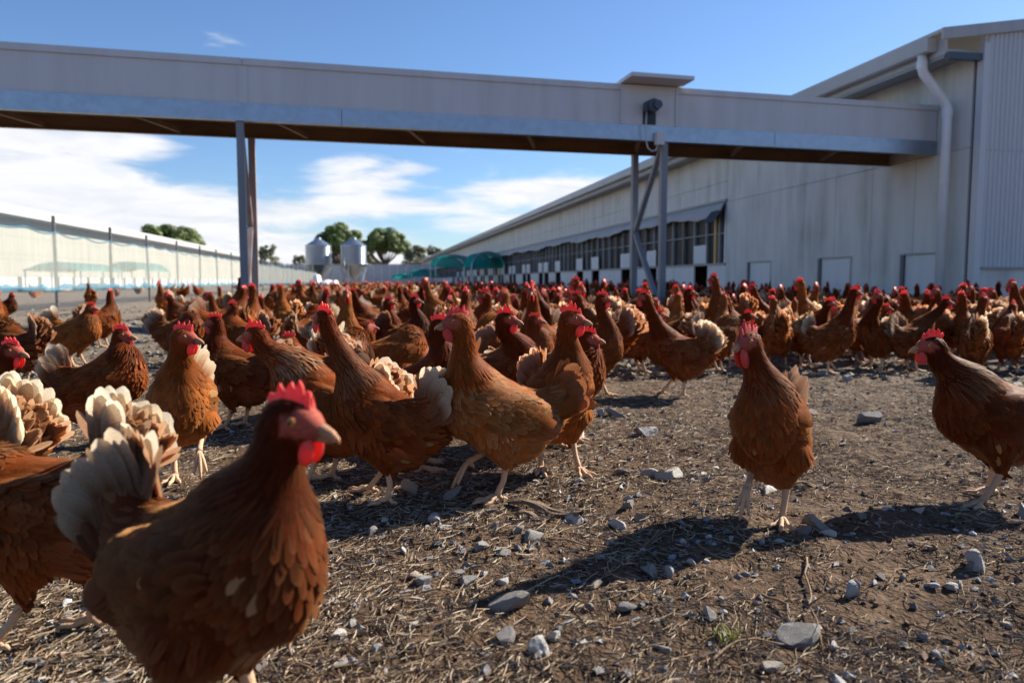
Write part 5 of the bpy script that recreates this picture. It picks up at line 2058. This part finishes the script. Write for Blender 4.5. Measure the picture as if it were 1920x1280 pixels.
def in_view(rs, n, y0, y1, power=1.0):
    """ground points spread over the yard in front of the camera, nearer ones denser"""
    u = rs.uniform(0, 1, n)
    if power == 0:
        Y = y0 * (y1 / y0) ** u
    else:
        Y = (y0 ** power + u * (y1 ** power - y0 ** power)) ** (1 / power)
    X = rs.uniform(-0.78, 0.78, n) * (Y + 0.12)
    return X, Y


def build_straw():
    rs = np.random.RandomState(5)
    X, Y = in_view(rs, 110000, 0.66, 4.6, 0.5)
    patch = vnoise(X / 0.35, Y / 0.35, 21) + 0.6 * vnoise(X / 0.11, Y / 0.11, 22)
    keep = rs.uniform(-0.45, 0.45, len(X)) < 1.1 * patch + 0.18
    X, Y = X[keep][:60000], Y[keep][:60000]
    n = len(X)
    L = rs.uniform(0.010, 0.032, n) * np.where(rs.uniform(0, 1, n) < 0.10, 2.0, 1.0)
    w = rs.uniform(0.0004, 0.0010, n) * (1 + 0.25 * np.clip(Y - 1.5, 0, 2))
    a = rs.uniform(0, 2 * math.pi, n)
    pitch = rs.normal(0, 0.17, n)
    bend = rs.normal(0, 0.35, n)
    Z = gz(X, Y) + 0.0015 + np.abs(rs.normal(0, 0.0022, n))
    P = np.stack([X, Y, Z], 1)
    d = np.stack([np.cos(a) * np.cos(pitch), np.sin(a) * np.cos(pitch), np.sin(pitch)], 1)
    s = np.stack([-np.sin(a), np.cos(a), np.zeros(n)], 1)
    up = np.cross(d, s)
    V = np.zeros((n, 3, 3, 3))
    for i, t in enumerate((-0.5, 0.0, 0.5)):
        c = P + d * (L * t)[:, None] + s * (bend * L * (t * t - 0.1))[:, None]
        if i != 1:
            lo = gz(c[:, 0], c[:, 1])
            c[:, 2] = np.maximum(c[:, 2], lo + 0.0005)
        tp = 1.0 if i == 1 else 0.7
        for j, (q, r_) in enumerate(((-1, -0.5), (0, 0.8), (1, -0.5))):
            V[:, i, j] = c + s * (w * q * tp)[:, None] + up * (w * r_ * tp)[:, None]
    f = []
    for i in range(2):
        for j in range(2):
            f.append((i * 3 + j, (i + 1) * 3 + j, (i + 1) * 3 + j + 1, i * 3 + j + 1))
    Q = (np.arange(n)[:, None, None] * 9 + np.array(f)[None]).reshape(-1, 4)
    pal = np.array([(0.32, 0.235, 0.15), (0.22, 0.15, 0.09), (0.13, 0.082, 0.048), (0.40, 0.325, 0.235), (0.07, 0.042, 0.025), (0.28, 0.23, 0.17)])
    c = pal[rs.choice(6, n, p=[.22, .24, .2, .12, .12, .10])] * rs.uniform(0.75, 1.2, (n, 1))
    g = Geo().add(V.reshape(-1, 3), Q, C=np.repeat(c, 9, axis=0))
    tag(part('straw_litter', g, mat_col('straw', 0.75, 0, 0.15, 60.0, 0.2)), 'chopped straw and dry stalks strewn over the soil', 'straw', kind='stuff')


def scatter_bits(name, label, cat, seed, n, y0, y1, power, smin_, smax_, pal, prob, flat, mat):
    rs = np.random.RandomState(seed)
    X, Y = in_view(rs, n * 2, y0, y1, power)
    kp = vnoise(X / 0.45, Y / 0.45, 41) + rs.uniform(-0.4, 0.4, 2 * n) > 0.0
    X, Y = X[kp][:n], Y[kp][:n]
    n = len(X)
    sz = smin_ + (smax_ - smin_) * rs.uniform(0, 1, n) ** 2.6
    base = np.array([(1, 0, 0), (0.2, 0.95, 0.1), (-0.95, 0.2, 0), (-0.1, -0.9, 0.05), (0.1, 0.1, 1), (0.45, -0.5, 0.72), (-0.4, 0.4, 0.8), (0, 0, -0.8)])
    T = np.array([(0, 1, 6), (0, 6, 4), (1, 2, 6), (6, 2, 4), (2, 3, 4), (3, 5, 4), (3, 0, 5), (0, 4, 5), (1, 0, 7), (2, 1, 7), (3, 2, 7), (0, 3, 7)])
    V = np.tile(base, (n, 1, 1)) * rs.uniform(0.65, 1.3, (n, 8, 3))
    V *= np.stack([np.ones(n), rs.uniform(0.5, 1, n), flat * rs.uniform(0.5, 1.2, n)], 1)[:, None]
    a = rs.uniform(0, 6.28, n)
    ca, sa = np.cos(a)[:, None], np.sin(a)[:, None]
    x, y = V[..., 0] * ca - V[..., 1] * sa, V[..., 0] * sa + V[..., 1] * ca
    V = np.stack([x, y, V[..., 2]], -1) * sz[:, None, None]
    V += np.stack([X, Y, gz(X, Y) + sz * flat * 0.25], 1)[:, None]
    Tt = (np.arange(n)[:, None, None] * 8 + T[None]).reshape(-1, 3)
    c = np.array(pal)[rs.choice(len(pal), n, p=prob)] * rs.uniform(0.7, 1.25, (n, 1))
    g = Geo().add(V.reshape(-1, 3), None, Tt, C=np.repeat(c, 8, axis=0))
    tag(part(name, g, mat), label, cat, kind='stuff')


def mat_stone():
    m, T = new_mat('crushed_stone')
    at = T.n('ShaderNodeAttribute', attribute_name='Col').outputs['Color']
    tc = T.n('ShaderNodeTexCoord').outputs['Object']
    oi = T.n('ShaderNodeObjectInfo').outputs['Random']
    vec = T.n('ShaderNodeVectorMath', operation='ADD', ins={0: tc})
    T.set(vec.inputs[1], oi)
    a = T.noise(vec.outputs[0], 60.0, 6.0, 0.65).outputs[0]
    b = T.noise(vec.outputs[0], 320.0, 4.0, 0.7).outputs[0]
    f = T.ramp(T.m('ADD', T.m('MULTIPLY', a, 0.6), T.m('MULTIPLY', b, 0.4)), [(0.34, 0.55), (0.52, 1.0), (0.66, 1.5)])
    col = T.mix(1.0, at, f, 'MULTIPLY')
    col = T.mix(1.0, col, T.ramp(oi, [(0.0, (0.75, 0.75, 0.78)), (0.5, (1.0, 1.0, 1.0)), (0.8, (1.15, 1.12, 1.05)), (1.0, (1.0, 0.82, 0.66))]), 'MULTIPLY')
    dirt = T.ramp(T.noise(vec.outputs[0], 24.0, 4.0, 0.6).outputs[0], [(0.46, 0.0), (0.66, 0.85)])
    col = T.mix(dirt, col, (0.10, 0.062, 0.038))
    bs = pbsdf(T, Base_Color=col, Roughness=0.85, Normal=bump(T, T.m('ADD', a, T.m('MULTIPLY', b, 0.4)), 0.6, 0.004))
    bs.inputs['Specular IOR Level'].default_value = 0.25
    fin(T, bs)
    return m


MST = mat_stone()


def rock_mesh(seed):
    rs = np.random.RandomState(seed)
    bm = bmesh.new()
    bmesh.ops.create_icosphere(bm, subdivisions=3, radius=1.0)
    V = np.array([v.co[:] for v in bm.verts])
    F = np.array([[v.index for v in f.verts] for f in bm.faces])
    bm.free()
    V *= rs.uniform(0.75, 1.2, 3) * np.array((1.1, 0.85, 0.72))
    for k in range(rs.randint(7, 10)):
        n = rs.normal(size=3)
        n /= np.linalg.norm(n)
        d = rs.uniform(0.22, 0.52)
        ex = V @ n - d
        V = V - np.clip(ex, 0, None)[:, None] * n
    V += rs.normal(0, 0.007, V.shape)
    V *= 1.45
    return Geo().add(V, None, F, C=np.array((0.40, 0.385, 0.365)) * rs.uniform(0.6, 1.5)).mesh('stone', MST, False)


MARKS = [('the largest hen', 400, 1240), ('the tall rust hen', 712, 945), ('the light brown centre hen', 916, 944), ('the tall ginger hen', 1048, 898),
         ('the lone striding hen', 1440, 990), ('the mahogany hen at right', 1848, 938), ('the golden hen', 350, 898), ('the tall-necked hen', 1262, 738),
         ('the pyramid stone', 903, 1042), ('the whitish bottom-edge stone', 1572, 1272), ('the weed tuft', 1358, 1190), ('the fan-tailed dark hen', 1560, 700),
         ('the upright hen by bare ground', 1122, 742), ('the flat pale stone on soil', 752, 1178), ('the white-topped stone', 1602, 1105)]
ORD = ['nearest', 'second nearest', 'third nearest', 'fourth nearest', 'fifth nearest', 'sixth nearest', 'seventh nearest', 'eighth nearest', 'ninth nearest', 'tenth nearest', 'eleventh nearest', 'twelfth nearest', 'thirteenth nearest', 'fourteenth nearest', 'fifteenth nearest', 'sixteenth nearest', 'seventeenth nearest']


def label_stones(stones):
    """stones: (object, px, py, radius px); each is told by size and by what it lies beside"""
    groups = {}
    for o, px, py, r in stones:
        nm, mx, my = min(MARKS, key=lambda m: (m[1] - px) ** 2 + (2.2 * (m[2] - py)) ** 2)
        dx, dy = px - mx, 2.2 * (py - my)
        side = ('right of' if dx > 0 else 'left of') if abs(dx) > abs(dy) else ('in front of' if dy > 0 else 'behind')
        size = 'medium' if r > 13 else 'small' if r > 8 else 'tiny'
        groups.setdefault((size, side, nm), []).append((dx * dx + dy * dy, o))
    for (size, side, nm), l in groups.items():
        l.sort(key=lambda t: t[0])
        for i, (_, o) in enumerate(l):
            w = '%s grey stone %s %s' % (size, side, nm)
            if len(l) > 1:
                w = '%s %s' % (ORD[i] if i < len(ORD) else 'far', w)
            tag(o, w, 'stone', 'grey stones lying in the litter')


def build_stones():
    rs = np.random.RandomState(31)
    pool = [rock_mesh(900 + k) for k in range(16)]
    G = 'grey stones lying in the litter'
    key = [(903, 1042, 30, 1.3, 'pointed grey stone like a small pyramid, front of centre hen'), (1000, 1022, 33, 0.8, 'whitish broken stone cluster piece right of the pyramid stone'),
           (975, 1018, 20, 1.0, None), (1152, 990, 27, 1.2, 'upright dark wedge stone left of the lone hen shadow'), (1602, 1105, 34, 1.0, 'large grey stone with white top below the right shadow'),
           (1552, 1010, 24, 0.9, 'dark angular stone right of the lone hen foot'), (1505, 1005, 24, 0.9, 'flat grey stone beside the lone hen foot'), (1428, 1022, 18, 0.9, None),
           (830, 1002, 26, 0.7, None), (752, 1178, 22, 0.6, 'smooth flat pale stone alone on bare soil'), (622, 1130, 20, 0.8, 'small dark stone with white face right of the largest hen'),
           (910, 1087, 14, 0.8, None), (858, 1088, 18, 0.7, None), (700, 1058, 15, 0.8, None), (742, 998, 15, 0.9, None), (1218, 902, 24, 0.9, None), (1528, 1114, 17, 1.0, None),
           (1652, 1080, 18, 1.0, None), (1692, 1078, 16, 1.0, None), (1742, 1090, 22, 0.6, None), (1790, 1094, 24, 0.6, None), (1572, 1272, 42, 0.8, 'big whitish stone at the bottom edge of the picture'),
           (1240, 1215, 24, 0.7, None), (1775, 1205, 15, 0.9, None), (1862, 1078, 15, 0.9, None), (640, 1248, 32, 0.5, 'flat pale stone near bottom edge right of the largest hen'), (925, 975, 18, 0.7, None),
           (1002, 912, 15, 0.8, None), (1172, 897, 20, 0.9, None), (1165, 930, 16, 0.8, None), (1690, 990, 14, 0.7, None), (1745, 1030, 16, 0.6, None), (1350, 1130, 16, 0.9, None),
           (1400, 1075, 14, 1.0, None), (1600, 1175, 18, 0.8, None), (1565, 1195, 20, 0.9, None), (1750, 1215, 20, 0.8, None), (1890, 1150, 20, 0.9, None), (1480, 1150, 14, 0.8, None),
           (1300, 905, 14, 0.8, None), (1340, 870, 12, 0.8, None), (1580, 830, 14, 0.7, None), (1640, 860, 13, 0.8, None), (1660, 960, 14, 0.7, None), (1470, 930, 12, 0.7, None)]
    n = 0
    todo = []
    for px, py, r, tall, lab in key:
        p = at_height(px, py, 0.0)
        s = r * 0.54 / 1404.6 * p.y
        z = float(gz(p.x, p.y))
        o = link('stone', pool[n % 16], None, (p.x, p.y, z + s * tall * 0.30), 0)
        o.rotation_euler = (rs.uniform(-.3, .3), rs.uniform(-.3, .3), rs.uniform(0, 6.28))
        o.scale = (s, s, s * tall)
        if lab:
            tag(o, lab, 'stone', G)
        else:
            todo.append((o, px, py, r * 0.62))
        n += 1
    k = 0
    t = 0
    while k < 160 and t < 9000:
        t += 1
        Y = 0.85 * (3.6 / 0.85) ** rs.uniform()
        px = rs.uniform(60, 1990)
        x = (px - 960) / 1404.6 * Y
        if px < 640 and rs.uniform() < 0.45:
            continue
        if vnoise(x / 0.5, Y / 0.5, 41) + rs.uniform(-0.35, 0.35) < 0.0:
            continue
        if any((a - x) ** 2 + (b - Y) ** 2 < 0.0036 for a, b, c in OCC):
            continue
        s = (0.006 + 0.019 * rs.uniform() ** 2.6) * (1.0 if Y < 2 else 1.25)
        o = link('stone', pool[rs.randint(16)], None, (x, Y, float(gz(x, Y)) + s * 0.25), 0)
        o.rotation_euler = (rs.uniform(-.5, .5), rs.uniform(-.5, .5), rs.uniform(0, 6.28))
        o.scale = (s, s * rs.uniform(0.8, 1.1), s * rs.uniform(0.75, 1.15))
        todo.append((o, px, 527 + 1404.6 * CAM_H / Y, s * 1404.6 / Y))
        k += 1
    label_stones(todo)


def build_sticks():
    rs = np.random.RandomState(12)
    wood = mat_plain('weathered_wood', (0.17, 0.115, 0.075), 0.85, 0, 0.35, 120.0, 0.2, 0.5)
    # bark slab and a stick
    for (pa, pb, w, lab, cat, nm) in (((955, 958), (1090, 985), 0.024, 'dark weathered bark slab lying before the tall ginger hen', 'bark', 'bark_piece'),
                                  ((965, 985), (1040, 992), 0.016, 'smaller bark strip just below the bark slab', 'bark', 'bark_piece'),
                                  ((1478, 912), (1562, 908), 0.013, 'short broken stick behind the lone front hen', 'stick', 'stick')):
        a, b = at_height(*pa, 0), at_height(*pb, 0)
        mid = (a + b) / 2
        d = (b - a)
        L = d.length
        rz = math.atan2(d.y, d.x)
        def f(u, v):
            x = (u - 0.5) * L
            ww = w * (0.35 + 0.65 * math.sin(math.pi * min(0.97, max(0.03, u))) ** 0.4) * (1 + 0.3 * math.sin(u * 17) * math.sin(u * 5))
            th = v * 2 * math.pi
            r_ = 1 + 0.16 * math.sin(th * 5 + u * 9)
            return (x, ww * 0.5 * math.cos(th) * r_, 0.008 + ww * 0.28 * math.sin(th) * r_ + 0.006 * math.sin(u * 7))
        g = Geo().grid(f, np.linspace(0, 1, 22), np.linspace(0, 1, 15))
        o = link(nm, g.mesh(nm, wood, False), None, (mid.x, mid.y, float(gz_soft(mid.x, mid.y))), rz)
        tag(o, lab, cat)
    # twigs: curved stems, some forked
    tw = mat_plain('dry_twig', (0.20, 0.13, 0.08), 0.8, 0, 0.25, 90.0, 0.2, 0.3)
    spots = [((1290, 1120), (1330, 1100), 'forked dry twig standing in the long shadow'), ((1512, 1050), (1545, 1210), 'long thin twig running towards the bottom right'),
             ((1425, 1110), (1465, 1180), 'bent brown twig on bare soil left of the long thin twig'), ((1330, 1235), (1470, 1200), 'pale fallen twig near the bottom, right of centre'),
             ((1145, 1005), (1235, 1060), 'thin green-brown stalk arching into the shadow'), ((1700, 1150), (1780, 1180), 'crooked twig near the lower right corner'),
             ((560, 1190), (600, 1275), 'dry stalk right of the largest hen foot'), ((1030, 1030), (1150, 1030), 'thin dry runner lying right of the pyramid stone'),
             ((1660, 1095), (1740, 1060), 'grey twig between stones on the right'), ((780, 1130), (850, 1120), 'short straight stick on bare soil, centre left')]
    for (pa, pb, lab) in spots:
        a, b = at_height(*pa, 0), at_height(*pb, 0)
        n = 9
        pts = []
        side = Vector((-(b - a).y, (b - a).x, 0)) * rs.uniform(-0.25, 0.25)
        for i in range(n):
            t = i / (n - 1)
            p = a.lerp(b, t) + side * math.sin(math.pi * t) + Vector((rs.normal(0, .0015), rs.normal(0, .0015), 0))
            p.z = float(gz(p.x, p.y)) + 0.004 + 0.010 * math.sin(math.pi * t) * rs.uniform(0.3, 1)
            pts.append(p[:])
        g = Geo().tube(pts, np.linspace(0.0019, 0.0009, n), 6)
        q = np.array(pts[5])
        dirn = np.array((b - a).normalized()[:]) * 0.6 + np.array((rs.normal(0, .6), rs.normal(0, .6), 0.5))
        dirn /= np.linalg.norm(dirn)
        ln = (b - a).length * 0.3
        g.tube([q, q + dirn * ln * 0.5 + (0, 0, .002), q + dirn * ln], [0.0013, 0.001, 0.0006], 5)
        o = link('twig', g.mesh('twig', tw, True))
        tag(o, lab, 'twig', 'twigs on the ground')
    # little green tuft
    p = at_height(1358, 1190, 0)
    g = Geo()
    for k in range(46):
        a = rs.uniform(0, 6.28)
        r = rs.uniform(0, 0.022)
        b = np.array((r * math.cos(a), r * math.sin(a), 0.0))
        t = b + np.array((rs.normal(0, .008), rs.normal(0, .008), rs.uniform(0.006, 0.016)))
        g.tube([b, (b + t) / 2 + (0, 0, .002), t], [0.0009, 0.0008, 0.0002], 4, C=np.array((0.20, 0.20, 0.035)) * rs.uniform(0.7, 1.3))
    o = link('weed_tuft', g.mesh('weed_tuft', mat_col('weed_green', 0.6), True), None, (p.x, p.y, float(gz(p.x, p.y))))
    tag(o, 'tiny yellow-green weed tuft on the soil, lower right of centre', 'weed', kind=None)


build_straw()
MBIT = mat_col('soil_bits', 0.9, 0, 0.25, 150.0, 0.15, 0.5)
scatter_bits('soil_crumbs', 'brown crumbs of soil and broken bark on the ground', 'soil', 61, 16000, 0.70, 4.2, 0.5, 0.0012, 0.0060,
             [(0.042, 0.023, 0.013), (0.085, 0.049, 0.028), (0.13, 0.084, 0.052), (0.19, 0.14, 0.093)], [.35, .35, .2, .1], 0.6, MBIT)
scatter_bits('gravel', 'small grey and tan gravel chips in the litter', 'gravel', 62, 9000, 0.80, 6.0, 0.35, 0.0018, 0.0110,
             [(0.25, 0.25, 0.255), (0.15, 0.147, 0.147), (0.34, 0.33, 0.31), (0.16, 0.10, 0.065), (0.46, 0.455, 0.45)], [.34, .24, .18, .14, .10], 0.65, MST)
scatter_bits('clods', 'pale lumpy clods and stones across the back of the yard', 'clods', 63, 12000, 3.4, 13.0, 0.4, 0.008, 0.034,
             [(0.15, 0.125, 0.093), (0.21, 0.185, 0.15), (0.10, 0.08, 0.06), (0.26, 0.255, 0.245)], [.4, .3, .2, .1], 0.6, MBIT)
build_stones()
build_sticks()
